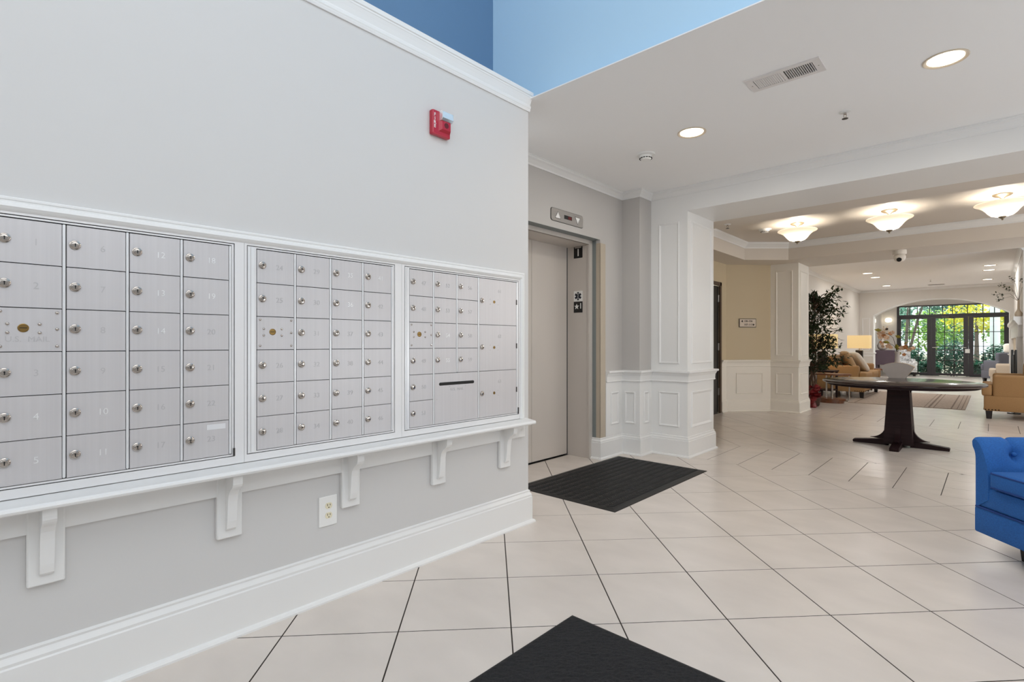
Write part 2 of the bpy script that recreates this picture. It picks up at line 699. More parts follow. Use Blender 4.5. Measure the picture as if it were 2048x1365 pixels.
# the entrance side behind the camera: a tall glazed opening
mb = MB()
mb.box(-2.8, -2.0, -2.7, -2.6, 0, 5.6).box(2.4, 2.7, -2.7, -2.6, 0, 5.6).box(-2.0, 2.4, -2.7, -2.6, 0, 2.4).box(-2.0, 2.4, -2.7, -2.6, 5.05, 5.6)
struct('wall_entrance', mb, 'wall_paint')
mb = MB()
for x in (-2.0, -0.53, 0.93, 2.34):
    mb.box(x, x + 0.06, -2.68, -2.62, 2.4, 5.05)
for z in (2.4, 3.7, 4.99):
    mb.box(-2.0, 2.4, -2.68, -2.62, z, z + 0.06)
struct('window_1', mb, 'door_charcoal')
mb = MB()
mb.box(2.6, 2.7, -2.6, -1.9, 0, 5.6).box(2.6, 2.7, -1.9, 2.3, 0, 2.8).box(2.6, 2.7, -1.9, 2.3, 5.2, 5.6).box(2.6, 2.7, 2.3, 2.8, 0, 5.6)
mb.box(2.6, 2.7, 2.8, 10.31, 0, 2.85)
struct('wall_right', mb, 'wall_paint')

# elevator wall, with its opening, the short return and the wainscot under the chair rail
mb = MB()
mb.box(-3.02, -2.90, 2.574, 3.22, 0, 2.76).box(-3.02, -2.90, 3.22, 4.45, 2.21, 2.76)
mb.box(-3.02, -2.90, 4.45, 4.87, 0, 2.76).box(-3.02, -2.69, 4.87, 5.115, 0, 2.76)
wall_el = struct('wall_elevator', mb, 'wall_paint_grey')
mb = MB()
mb.box(-2.90, -2.896, 4.556, 4.87, 0.19, 0.78)
mb.box(-2.90, -2.69, 4.866, 4.87, 0.19, 0.78)
mb.box(-2.69, -2.686, 4.866, 5.115, 0.19, 0.78)
mb.build('wainscot', 'white_trim', wall_el)
mb = MB()
panel(mb, (-2.896, 0, 0), (0, 1, 0), (1, 0, 0), 4.640, 4.790, 0.325, 0.660)
mb.build('panel_moulding', 'white_trim', wall_el)
mb = MB()
panel(mb, (0, 4.866, 0), (1, 0, 0), (0, -1, 0), -2.862, -2.738, 0.325, 0.660)
mb.build('panel_moulding', 'white_trim', wall_el)
mb = MB()
panel(mb, (-2.686, 0, 0), (0, 1, 0), (1, 0, 0), 4.945, 5.055, 0.325, 0.660)
mb.build('panel_moulding', 'white_trim', wall_el)
# white panelled pier beside the elevator and the beam it carries
pier = struct('wall_pier', MB().box(-3.46, -2.285, 5.115, 5.79, 0, 2.766), 'white_trim')
for u0, u1, z0, z1 in ((-2.597, -2.372, 0.955, 2.425), (-2.597, -2.372, 0.300, 0.660)):
    mb = MB()
    panel(mb, (0, 5.115, 0), (1, 0, 0), (0, -1, 0), u0, u1, z0, z1)
    mb.build('panel_moulding', 'white_trim', pier)
for z0, z1 in ((0.955, 2.435), (0.295, 0.668)):
    mb = MB()
    panel(mb, (-2.285, 0, 0), (0, 1, 0), (1, 0, 0), 5.200, 5.725, z0, z1, w=0.03, d=0.014)
    mb.build('panel_moulding', 'white_trim', pier)
struct('trim_1', MB().box(-2.285, 2.6, 5.115, 5.79, 2.52, 2.766), 'white_trim')

# mouldings of the foyer
mb = MB()
sweep(mb, [(-2.23, -2.6), (-2.23, 2.574), (-2.655, 2.574)], [(0, 2.678), (0.007, 2.678), (0.011, 2.690), (0.009, 2.694), (0.012, 2.700), (0.012, 2.714), (0.009, 2.720), (0.014, 2.745), (0.019, 2.765), (0.021, 2.768), (0.021, 2.776), (0.025, 2.780), (0.025, 2.803), (0, 2.803)])
struct('trim_2', mb, 'white_trim')
mb = MB()
sweep(mb, [(-2.23, -2.6), (-2.23, 2.574), (-2.90, 2.574), (-2.90, 3.22), (-3.0, 3.22)], BASE)
struct('baseboard_left', mb, 'white_trim')
mb = MB()
sweep(mb, [(-3.0, 4.45), (-2.90, 4.45), (-2.90, 4.87), (-2.69, 4.87), (-2.69, 5.115), (-2.285, 5.115), (-2.285, 5.79), (-3.36, 5.79), (-3.36, 7.74)], BASE)
struct('baseboard_elevator', mb, 'white_trim')
mb = MB()
sweep(mb, [(-2.90, 4.556), (-2.90, 4.87), (-2.69, 4.87), (-2.69, 5.115), (-2.285, 5.115), (-2.285, 5.79), (-3.36, 5.79), (-3.36, 7.74)], RAIL)
struct('trim_3', mb, 'white_trim')
mb = MB()
sweep(mb, [(-2.90, 2.574), (-2.90, 4.87), (-2.69, 4.87), (-2.69, 5.115), (2.6, 5.115)], CROWN)
struct('trim_4', mb, 'white_trim')

# ------------------------------------------------------------------ elevator: painted steel frame and two panels
mb = MB()
mb.box(-3.275, -3.0, 4.41, 4.45, 0, 2.168).box(-3.275, -3.0, 3.22, 3.26, 0, 2.168).box(-3.275, -3.0, 3.22, 4.45, 2.168, 2.21)
mb.box(-3.012, -2.992, 4.398, 4.45, 0, 2.168).box(-3.012, -2.992, 3.22, 3.272, 0, 2.168).box(-3.012, -2.992, 3.22, 4.45, 2.168, 2.21)
door1 = struct('door_1', mb, 'elevator_paint')
for y0, y1 in ((3.262, 3.834), (3.837, 4.402)):
    MB().rbox(-3.305, -3.278, y0, y1, 0.012, 2.19, r=0.003, seg=1).build('door_panel', 'elevator_paint', door1)
MB().box(-2.992, -2.946, 4.4482, 4.45, 0.215, 2.21).box(-2.992, -2.90, 3.22, 4.45, 2.2085, 2.21).build('return_sheet', 'return_grey', door1)  # thin darker grey sheet over the return face and the header underside
MB().box(-3.36, -3.306, 3.2, 4.47, 0, 2.25).build('shaft_lining', 'dark_gap', door1)
MB().box(-3.30, -3.265, 3.26, 4.41, -0.003, 0.002).build('sill', 'steel_dark', door1)

# ------------------------------------------------------------------ hall beyond the beam
oct_ = [(-2.43, 6.135), (-2.95, 6.65), (-2.95, 8.755), (-2.43, 9.24), (1.73, 9.24), (2.25, 8.755), (2.25, 6.65), (1.73, 6.135)]   # clockwise
out = [(-3.46, 5.79), (-3.46, 5.79), (-3.46, 10.31), (-3.46, 10.31), (2.6, 10.31), (2.6, 10.31), (2.6, 5.79), (2.6, 5.79)]
mb = MB()
n = 8
vs = [(p[0], p[1], 2.52) for p in oct_] + [(-3.46, 5.79, 2.52), (-3.46, 10.31, 2.52), (2.6, 10.31, 2.52), (2.6, 5.79, 2.52)]
fs = [(0, 1, 8), (1, 2, 9, 8), (2, 3, 9), (3, 4, 10, 9), (4, 5, 10), (5, 6, 11, 10), (6, 7, 11), (7, 0, 8, 11)]
mb.add(vs, fs)
vs = [(p[0], p[1], 2.52) for p in oct_] + [(p[0], p[1], 2.80) for p in oct_]
mb.add(vs, [(i, (i + 1) % 8, 8 + (i + 1) % 8, 8 + i) for i in range(8)] + [tuple(range(8, 16))])
struct('ceiling_hall', mb, 'taupe_paint')
mb = MB()
sweep(mb, oct_, [(0, 2.705), (0.010, 2.705), (0.014, 2.722), (0.030, 2.740), (0.050, 2.760), (0.062, 2.770), (0.066, 2.785), (0.066, 2.799), (0, 2.799)], closed=True)
struct('trim_5', mb, 'white_trim')
mb = MB()
mb.box(-3.46, -3.36, 5.79, 7.78, 0, 2.52).box(-3.46, -3.36, 7.78, 8.78, 2.17, 2.52).box(-3.46, -3.36, 8.78, 9.06, 0, 2.52)
hl = struct('wall_hall_left', mb, 'cream_paint')
mb = MB()
mb.prism([(-3.36, 9.06, 0), (-2.82, 9.645, 0), (-2.82, 9.80, 0), (-3.46, 9.80, 0), (-3.46, 9.06, 0)], (0, 0, 2.52))
hc = struct('wall_hall_corner', mb, 'cream_paint')
d45 = Vector((0.54, 0.585, 0)).normalized()
n45 = Vector((d45.y, -d45.x, 0))
mb = MB()
mb.prism([(-3.36 + n45.x * 0.004, 9.06 + n45.y * .004, 0.19), (-2.82 + n45.x * 0.004, 9.645 + n45.y * .004, 0.19), (-2.82, 9.645, 0.19), (-3.36, 9.06, 0.19)], (0, 0, 0.6))
mb.box(-3.36, -3.356, 8.83, 9.06, 0.19, 0.79)
mb.build('wainscot', 'cream_trim', hc)
mb = MB()
panel(mb, Vector((-3.36, 9.06, 0)) + n45 * 0.004, d45, n45, 0.175, 0.655, 0.305, 0.660)
mb.build('panel_moulding', 'cream_trim', hc)
pier2 = struct('wall_far_pier', MB().box(-2.82, -2.385, 9.65, 10.31, 0, 2.52), 'cream_trim')
for z0, z1 in ((0.955, 2.40), (0.300, 0.660)):
    mb = MB()
    panel(mb, (0, 9.65, 0), (1, 0, 0), (0, -1, 0), -2.735, -2.475, z0, z1)
    mb.build('panel_moulding', 'cream_trim', pier2)
    mb = MB()
    panel(mb, (-2.385, 0, 0), (0, 1, 0), (1, 0, 0), 9.76, 10.22, z0, z1)
    mb.build('panel_moulding', 'cream_trim', pier2)
PATH2 = [(-3.36, 8.835), (-3.36, 9.06), (-2.825, 9.65), (-2.385, 9.65), (-2.385, 10.31), (-3.05, 10.31)]
mb = MB()
sweep(mb, PATH2, BASE)
struct('baseboard_hall', mb, 'cream_trim')
mb = MB()
sweep(mb, PATH2, RAIL)
struct('trim_6', mb, 'cream_trim')
# dark corridor door in the hall's left wall
mb = MB()
mb.box(-3.372, -3.345, 7.74, 7.79, 0, 2.19).box(-3.372, -3.345, 8.77, 8.83, 0, 2.19).box(-3.372, -3.345, 7.74, 8.83, 2.13, 2.19)
door2 = struct('door_2', mb, 'door_frame_brown')
MB().rbox(-3.42, -3.376, 7.79, 8.77, 0.01, 2.125, r=0.004, seg=1).build('door_leaf', 'door_black', door2)
for z in (0.3, 1.05, 1.86):
    MB().rbox(-3.378, -3.362, 8.738, 8.772, z, z + 0.12, r=0.003, seg=1).build('hinge', 'steel', door2)

# ------------------------------------------------------------------ lounge
struct('wall_lounge_left', MB().box(-3.20, -3.05, 10.31, 19.3, 0, 2.8), 'lounge_paint')
struct('wall_lounge_front', MB().box(-3.46, 2.6, 10.25, 10.31, 2.522, 2.85).box(1.3, 2.7, 10.25, 10.31, 0, 2.522).box(-3.46, -2.83, 9.81, 10.31, 0, 2.52), 'lounge_paint')
struct('wall_lounge_right', MB().box(1.3, 1.4, 10.31, 19.3, 0, 2.8), 'lounge_paint')
struct('wall_chimney', MB().box(0.375, 1.3, 12.2, 17.2, 0, 2.8), 'lounge_paint')
struct('ceiling_lounge', MB().box(-3.2, 1.4, 10.31, 24.4, 2.8, 2.85), 'ceiling_paint')
LC = [(d, z + 0.04) for d, z in CROWN]
mb = MB()
sweep(mb, [(-3.05, 10.31), (-3.05, 19.3), (1.3, 19.3), (1.3, 17.2), (0.375, 17.2), (0.375, 12.2), (1.3, 12.2), (1.3, 10.31)], LC)
struct('trim_7', mb, 'white_trim')
mb = MB()
sweep(mb, [(-3.05, 10.31), (-3.05, 19.3), (-2.70, 19.3), (-2.70, 19.6)], BASE)
struct('baseboard_lounge', mb, 'white_trim')
mb = MB()
sweep(mb, [(-3.05, 10.31), (-3.05, 19.3), (-2.70, 19.3), (-2.70, 19.6)], RAIL)
sweep(mb, [(0.345, 19.6), (0.345, 19.3), (1.3, 19.3)], RAIL)
struct('trim_8', mb, 'white_trim')
cxa, hw, zs, zt = -1.1775, 1.5225, 2.02, 2.465
ra = (hw * hw + (zt - zs) ** 2) / (2 * (zt - zs))
a0 = math.asin(hw / ra)
arc = [(cxa + ra * math.sin(-a0 + 2 * a0 * i / 32), zt - ra + ra * math.cos(-a0 + 2 * a0 * i / 32)) for i in range(33)]
# arch wall: a strip of quads from the opening's edge to the wall's outline, both faces, and the soffit
mb = MB()
mb.box(-3.2, -2.70, 19.3, 19.6, 0, 2.02).box(0.345, 1.4, 19.3, 19.6, 0, 2.02)
mb.box(-3.2, -2.70, 19.3, 19.6, 2.02, 2.8).box(0.345, 1.4, 19.3, 19.6, 2.02, 2.8)
for i in range(32):
    (xa, za), (xb, zb) = arc[i], arc[i + 1]
    mb.prism([(xa, 19.3, za), (xb, 19.3, zb), (xb, 19.3, 2.8), (xa, 19.3, 2.8)], (0, 0.3, 0))
aw = struct('wall_arch', mb, 'lounge_paint')
mb = MB()
L_ = [(-2.70, 0.0)] + arc + [(0.345, 0.0)]
I_ = [(-2.685, 0.0)] + [(cxa + (x - cxa) * 0.99, z - 0.016) for x, z in arc] + [(0.33, 0.0)]
for i in range(len(L_) - 1):
    mb.prism([(L_[i][0], 19.285, L_[i][1]), (I_[i][0], 19.285, I_[i][1]), (I_[i + 1][0], 19.285, I_[i + 1][1]), (L_[i + 1][0], 19.285, L_[i + 1][1])], (0, 0.33, 0))
mb.build('arch_lining', 'white_trim', aw)
mb = MB()
panel(mb, (0, 19.3, 0), (1, 0, 0), (0, -1, 0), -2.98, -2.78, 0.95, 1.95)
mb.build('panel_moulding', 'white_trim', aw)
# garden vestibule behind the arch
struct('wall_vestibule_left', MB().box(-3.2, -3.1, 19.6, 24.3, 0, 2.8), 'lounge_paint')
struct('wall_vestibule_right', MB().box(1.2, 1.3, 19.6, 24.3, 0, 2.8), 'lounge_paint')
struct('wall_garden', MB().box(-3.2, -2.65, 24.3, 24.45, 0, 2.8).box(0.434, 1.3, 24.3, 24.45, 0, 2.8).box(-2.65, 0.434, 24.3, 24.45, 2.565, 2.8), 'lounge_paint')

# garden doors: charcoal frame, three glazed leaves, a row of transom lights
mb = MB()
mb.box(-2.65, -2.58, 24.28, 24.40, 0, 2.565).box(0.36, 0.434, 24.28, 24.40, 0, 2.565)
mb.box(-2.58, 0.36, 24.28, 24.40, 2.525, 2.565).box(-2.58, 0.36, 24.28, 24.40, 2.115, 2.225)
door3 = struct('door_3', mb, 'door_charcoal')
GL = [(-2.527, -1.761), (-1.519, -0.752), (-0.488, 0.287)]
EX = [(-2.58, -1.642), (-1.638, -0.622), (-0.618, 0.36)]
ROW = [0.095, 0.555, 1.07, 1.57, 2.07]
for (g0, g1), (e0, e1) in zip(GL, EX):
    mb = MB()
    mb.box(e0, g0, 24.30, 24.36, 0.012, 2.112).box(g1, e1, 24.30, 24.36, 0.012, 2.112)
    mb.box(g0, g1, 24.30, 24.36, 0.012, 0.095).box(g0, g1, 24.30, 24.36, 2.07, 2.112)
    lf = mb.build('door_leaf', 'door_charcoal', door3)
    wv = (g1 - g0) / 3
    mb = MB()
    for k in (1, 2):
        mb.box(g0 + k * wv - 0.011, g0 + k * wv + 0.011, 24.305, 24.345, 0.095, 2.07)
    for z in ROW[1:-1]:
        mb.box(g0, g1, 24.307, 24.343, z - 0.011, z + 0.011)
    mb.build('muntin', 'door_black', lf)
    for k in range(3):
        for r_ in range(4):
            MB().box(g0 + k * wv, g0 + (k + 1) * wv, 24.322, 24.328, ROW[r_], ROW[r_ + 1]).build('pane', 'pane_glass', lf)
MB().tube([(-1.60, 24.26, 1.02), (-1.60, 24.24, 1.02), (-1.44, 24.24, 1.02)], 0.014).build('handle', 'steel', door3)
MB().tube([(-0.68, 24.26, 1.02), (-0.68, 24.24, 1.02), (-0.84, 24.24, 1.02)], 0.014).build('handle', 'steel', door3)
MB().tube([(-1.52, 24.27, 0.93), (-0.75, 24.27, 0.93)], 0.016).build('push_bar', 'steel_dark', door3)
mb = MB()
mb.rbox(-1.36, -1.12, 24.24, 24.30, 2.08, 2.15, r=0.01)
mb.tube([(-1.20, 24.25, 2.08), (-1.05, 24.18, 2.07), (-1.00, 24.28, 2.06)], 0.012)
mb.build('door_closer', 'steel_dark', door3)
TX = [-2.58, -2.264, -2.045, -1.687, -1.317, -1.05, -0.647, -0.245, 0.05, 0.36]
for k in range(9):
    MB().box(TX[k], TX[k + 1], 24.322, 24.328, 2.225, 2.525).build('pane', 'pane_glass', door3)
    if k:
        MB().box(TX[k] - 0.012, TX[k] + 0.012, 24.30, 24.35, 2.225, 2.525).build('transom_bar', 'door_black', door3)
tag(MB().rbox(-0.71, -0.585, 24.285, 24.2995, 0.83, 0.97, r=0.002, seg=1).build('notice', 'sign_white'), 'small white notice stuck on the garden doors beside the middle leaf', 'sign')

# ================================================================== FOYER OBJECTS
AXX = Matrix(((0, 0, 1), (1, 0, 0), (0, 1, 0)))          # lathe axis z -> +X
AXMY = Matrix(((1, 0, 0), (0, 0, -1), (0, 1, 0)))        # lathe axis z -> -Y
AXD = Matrix(((1, 0, 0), (0, -1, 0), (0, 0, -1)))        # lathe axis z -> down
XW = -2.23

# ------------------------------------------------------------------ mailboxes
lock_mb = MB()
lock_mb.lathe([(0.0125, 0), (0.0125, 0.003), (0.0105, 0.0045), (0.0100, 0.0045), (0.0095, 0.006), (0.0078, 0.0085), (0.0074, 0.0086)], n=20, ax=AXX)
lock_mb.box(0.0080, 0.0089, -0.0011, 0.0011, -0.0052, 0.0035, 1)
lock_mb.lathe([(0.0020, 0), (0.0020, 0.0003)], c=(0.0086, 0, 0.0022), n=10, ax=AXX, m=1)
LOCK = lock_mb.build('lock', ['chrome', 'black_slot'], smooth=True, link=False).data
riv = MB().lathe([(0.0050, 0), (0.0048, 0.0015), (0.0038, 0.003), (0.002, 0.004), (0.0005, 0.0043)], n=12, ax=AXX)
RIVET = riv.build('rivet', 'chrome', smooth=True, link=False).data
riv2 = MB().lathe([(0.0022, 0), (0.0018, 0.001), (0.0005, 0.0014)], n=8, ax=AXX)
RIVET_S = riv2.build('rivet', 'steel', smooth=True, link=False).data
al = MB().lathe([(0.0135, 0), (0.0135, 0.002), (0.0118, 0.0028), (0.0112, 0.0012), (0.002, 0.0012)], n=22, ax=AXX)
al.box(0.001, 0.0021, -0.0085, 0.0085, -0.0010, 0.0012, 1)
ARROW = al.build('arrow_lock', ['brass', 'black_slot'], smooth=True, link=False).data
ZT, RP = 1.553, 0.1377
FX = 0.0125         # how far the door faces stand proud of the wall
_numcache = {}


def inst(name, me, parent, loc):
    o = bpy.data.objects.new(name, me)
    C.objects.link(o)
    o.parent = parent
    o.location = loc
    return o


_doors = {}


def door_mesh(w, h):
    k = (round(w, 4), round(h, 4))
    if k not in _doors:
        mb = MB().rbox(0.003, FX, -w / 2, w / 2, -h / 2, h / 2, r=0.0012, seg=1)
        # rolled lower lip of the little door
        mb.box(0.004, FX + 0.0012, -w / 2, w / 2, -h / 2 - 0.0016, -h / 2 + 0.0012)
        _doors[k] = mb.build('mailbox_door', 'aluminium', link=False).data
    return _doors[k]


BRIGHT = {12, 13, 18, 19, 35, 10, 11, 4, 41, 36, 14, 5, 54, 55}


def number(txt, parent, loc, size=0.030):
    k = str(txt)
    if k not in _numcache:
        me = text_mesh(k, size, 0.0004)
        me.materials.clear()
        me.materials.append(M['engraving' if (k.isdigit() and int(k) in BRIGHT) else 'engraving_dim'])
        _numcache[k] = me
    o = bpy.data.objects.new('number', _numcache[k])
    C.objects.link(o)
    o.parent = parent
    o.matrix_local = frame_mtx((0, 1, 0), (0, 0, 1), (1, 0, 0), loc)
    return o


def mail_unit(label, f0, f1, cols, o0, o1, hinge_left):
    yc = (f0 + f1) / 2
    root = thing('mailbox_unit', label, 'mailboxes', (XW, yc, 0.684), group='recessed aluminium mailbox units in the foyer wall')
    zb = ZT - 6 * RP
    L = lambda y: y - yc
    Zl = lambda z: z - 0.684
    MB().box(0, 0.0028, L(o0), L(o1), Zl(0.712), Zl(1.566)).build('backing', 'dark_gap', root)
    mb = MB()                                              # outer flange
    mb.box(0, 0.0135, L(f0), L(o0), Zl(0.686), Zl(1.572)).box(0, 0.0135, L(o1), L(f1), Zl(0.686), Zl(1.572))
    mb.box(0, 0.0135, L(o0), L(o1), Zl(0.686), Zl(0.7155)).box(0, 0.0135, L(o0), L(o1), Zl(1.5635), Zl(1.572))
    mb.build('flange', 'aluminium_frame', root)
    c0, c1 = cols[0], cols[-1]
    mb = MB()                                              # master door ring
    g_ = 0.0030
    mb.box(0.002, 0.0115, L(o0 + g_), L(c0 - 0.0015), Zl(0.7155 + g_), Zl(1.5635 - g_))
    mb.box(0.002, 0.0115, L(c1 + 0.0005), L(o1 - g_), Zl(0.7155 + g_), Zl(1.5635 - g_))
    mb.box(0.002, 0.0115, L(c0 - 0.0015), L(c1 + 0.0005), Zl(0.7155 + g_), Zl(zb - 0.002))
    mb.box(0.002, 0.0115, L(c0 - 0.0015), L(c1 + 0.0005), Zl(ZT + 0.002), Zl(1.5635 - g_))
    mb.build('master_frame', 'aluminium_frame', root)
    if hinge_left:                                         # tall piano hinge on the left of the master door
        mb = MB().box(0.010, 0.0150, L(o0 + 0.004), L(o0 + 0.012), Zl(0.722), Zl(1.558))
        mb.box(0.010, 0.0138, L(o0 + 0.016), L(o0 + 0.0295), Zl(0.722), Zl(1.558))
        mb.build('hinge', 'aluminium_bright', root)
    return root, L, Zl


def cell(root, L, Zl, a, b, r0, r1, txt=None, lock=True, num_f=0.60, num_z=0.0):
    """one door over columns a..b and rows r0..r1 (0 at the top)."""
    w = b - a - 0.0115
    z1 = ZT - r0 * RP - 0.0018
    z0 = ZT - r1 * RP + 0.0022
    yc, zc = a + 0.001 + w / 2, (z0 + z1) / 2
    d = inst('mailbox_door', door_mesh(w, z1 - z0), root, (0, L(yc), Zl(zc)))
    if lock:
        inst('lock', LOCK, d, (FX, -w / 2 + 0.021, 0.004)).scale = (1.15, 1.18, 1.18)
    if txt:
        number(txt, d, (FX + 0.0004, -w / 2 + w * num_f, num_z))
    return d, w, z1 - z0


def lock_panel(root, L, Zl, a, b, r0, text=False):
    d, w, h = cell(root, L, Zl, a, b, r0, r0 + 1, lock=False)
    d.name = 'lock_panel'
    inst('arrow_lock', ARROW, d, (FX - 0.001, -0.014, 0.0045))
    for y, z in ((-w / 2 + 0.012, h / 2 - 0.012), (w / 2 - 0.012, h / 2 - 0.012), (-w / 2 + 0.012, -h / 2 + 0.014), (w / 2 - 0.012, -h / 2 + 0.014), (w / 2 - 0.012, 0.002),
                 (-0.050, 0.017), (0.024, 0.017), (-0.050, -0.010), (0.024, -0.010)):
        inst('rivet', RIVET, d, (FX, y, z))
    if text:
        put_text('lettering', 'U.S.  MAIL', 0.024, frame_mtx((0, 1, 0), (0, 0, 1), (1, 0, 0), (FX + 0.0004, -0.004, -0.031)), 'engraving_dim', d, 0.0004)


def hinges(root, L, Zl, cols, spans=None):
    for k, c in enumerate(cols[1:]):
        z0 = ZT - 6 * RP + 0.001
        if spans and spans[k]:
            z0 = ZT - spans[k] * RP + 0.002
        MB().rbox(0.006, 0.0150, L(c - 0.0095), L(c - 0.0015), Zl(z0), Zl(ZT - 0.001), r=0.002, seg=1).build('hinge', 'aluminium_bright', root)


COL1 = [0.096, 0.263, 0.432, 0.597, 0.765]
u1 = mail_unit('large left mailbox unit with boxes 1 to 23 and a U.S. MAIL lock panel', 0.0, 0.8115, COL1, 0.060, 0.776, False)
num = 1
for k in range(4):
    for r_ in range(6):
        if k == 0 and r_ == 2:
            lock_panel(*u1, COL1[0], COL1[1], 2, True)
            continue
        d, w, h = cell(*u1, COL1[k], COL1[k + 1], r_, r_ + 1, num)
        if num == 23:
            MB().box(FX, FX + 0.0005, 0.0, 0.066, 0.036, 0.056).build('label_strip', 'label_tape', d)
        num += 1
hinges(*u1, COL1)
MB().box(0.012, 0.018, 0.770 - 0.40575, 0.776 - 0.40575, 0.035, 0.065).build('latch', 'steel_dark', u1[0])
COL2 = [0.861, 1.026, 1.190, 1.356, 1.521]
u2 = mail_unit('middle mailbox unit with boxes 24 to 46 and one riveted lock panel', 0.8125, 1.5725, COL2, 0.822, 1.532, True)
for k in range(4):
    for r_ in range(6):
        if k == 0 and r_ == 2:
            lock_panel(*u2, COL2[0], COL2[1], 2)
            continue
        cell(*u2, COL2[k], COL2[k + 1], r_, r_ + 1, num)
        num += 1
hinges(*u2, COL2)
COL3 = [1.622, 1.786, 1.953, 2.120, 2.456]
u3 = mail_unit('right mailbox unit with an outgoing mail slot and three tall parcel doors', 1.5735, 2.476, COL3, 1.590, 2.466, True)
for r_ in range(6):
    if r_ == 2:
        lock_panel(*u3, COL3[0], COL3[1], 2)
        continue
    cell(*u3, COL3[0], COL3[1], r_, r_ + 1, num)
    num += 1
for k in (1, 2):
    for r_ in range(4):
        cell(*u3, COL3[k], COL3[k + 1], r_, r_ + 1, num)
        num += 1
d, w, h = cell(*u3, COL3[1], COL3[3], 4, 6, lock=False)
d.name = 'outgoing_mail_panel'
sl = []
for s_, yc_ in ((1, 0.122), (-1, -0.122)):
    for i in range(9):
        a_ = -PI / 2 + PI * i / 8
        sl.append((FX - 0.001, yc_ + s_ * 0.0085 * math.cos(a_), 0.078 + s_ * 0.0085 * math.sin(a_)))
MB().prism(sl, (0.0016, 0, 0)).build('slot', 'black_slot', d)
put_text('lettering', 'U.S.  MAIL', 0.022, frame_mtx((0, 1, 0), (0, 0, 1), (1, 0, 0), (FX + 0.0004, 0.0, 0.044)), 'engraving_dim', d, 0.0004)
for y in (-0.055, 0.062):
    inst('rivet', RIVET_S, d, (FX, y, 0.060))
inst('rivet', RIVET_S, d, (FX, -w / 2 + 0.017, -0.004))
for k in range(3):
    d, w, h = cell(*u3, COL3[3], COL3[4], 2 * k, 2 * k + 2, str(61 + k), num_f=0.53, num_z=0.068)
    inst('parcel_lock', ARROW, d, (FX - 0.001, -0.038, 0.001)).scale = (1, 0.66, 0.66)
    for y, z in ((-0.072, 0.015), (-0.004, 0.015), (-0.072, -0.014), (-0.004, -0.014)):
        inst('rivet', RIVET_S, d, (FX, y, z))
    MB().box(FX, FX + 0.003, w / 2 - 0.004, w / 2 + 0.004, -0.006, 0.026).build('latch', 'steel_dark', d)
hinges(*u3, COL3, [None, 4, None, None])
MB().box(0.012, 0.017, 2.459 - 2.02475, 2.465 - 2.02475, 0.035, 0.075).build('latch', 'steel_dark', u3[0])

# casing round the mailbox bank: top and right side, mitred
mb = MB()
rings = []
for ins, hh in ((0, 0), (0.001, 0.014), (0.004, 0.017), (0.010, 0.017), (0.013, 0.014), (0.018, 0.014), (0.022, 0.023), (0.032, 0.025), (0.040, 0.020), (0.0455, 0.0155), (0.0455, 0)):
    rings.append([(XW + hh, 2.5225 - ins, 0.684), (XW + hh, 2.5225 - ins, 1.6175 - ins), (XW + hh, -0.045 + ins, 1.6175 - ins), (XW + hh, -0.045 + ins, 0.684)])
vs = [p for r_ in rings for p in r_]
fs = []
for k in range(len(rings) - 1):
    for i in range(3):
        fs.append((k * 4 + i, k * 4 + i + 1, (k + 1) * 4 + i + 1, (k + 1) * 4 + i))
mb.add(vs, fs)
struct('trim_9', mb, 'white_trim')

# ------------------------------------------------------------------ shelf under the mailboxes, on bracketed back plates
sh = thing('mail_shelf', 'white painted wooden shelf on brackets running under the mailboxes', 'shelf', (XW, 1.15, 0.40))
S0 = Vector((XW, 1.15, 0.40))
mb = MB()
prof = [(0, 0.661), (0.128, 0.661), (0.134, 0.665), (0.1365, 0.672), (0.134, 0.679), (0.128, 0.683), (0, 0.683)]
path = [(-2.23, -0.30), (-2.23, 2.50)]
plan = lambda d: [(-0.045 - 1.15 - 0.2, d)]
ends = []
n = len(prof)
vs = []
for d_, z in prof:
    vs.append((d_, -0.30 - 1.15, z - 0.40))
for d_, z in prof:                                        # the end curves back to the wall
    vs.append((d_, 2.492 - 1.15 + (0.055 * (1 - d_ / 0.1365)), z - 0.40))
fs = [(i, i + 1, n + i + 1, n + i) for i in range(n - 1)] + [tuple(range(n)), tuple(reversed(range(n, 2 * n)))]
mb.add(vs, fs)
mb.build('shelf_board', 'white_trim', sh)
mb = MB().box(0.0, 0.018, -0.30 - 1.15, 2.522 - 1.15, 0.168, 0.2605)
mb.build('apron', 'white_trim', sh)
for yb in (0.2135, 0.755, 1.2835, 1.812, 2.335):
    y = yb - 1.15
    bp = MB().rbox(0.0, 0.024, y - 0.046, y + 0.046, 0.0, 0.2605, r=0.004, seg=1).build('bracket_plate', 'white_trim', sh)
    pr = [(0.022, 0.2605), (0.022, 0.034), (0.030, 0.033), (0.040, 0.042), (0.046, 0.070), (0.050, 0.105), (0.054, 0.150), (0.060, 0.176), (0.074, 0.196), (0.092, 0.207), (0.100, 0.214), (0.106, 0.224), (0.108, 0.236), (0.108, 0.2605)]
    cb = MB()
    inner = [(p[0], y - 0.0175, p[1]) for p in pr]
    cb.prism(inner, (0, 0.035, 0))
    cb.build('corbel', 'white_trim', bp)

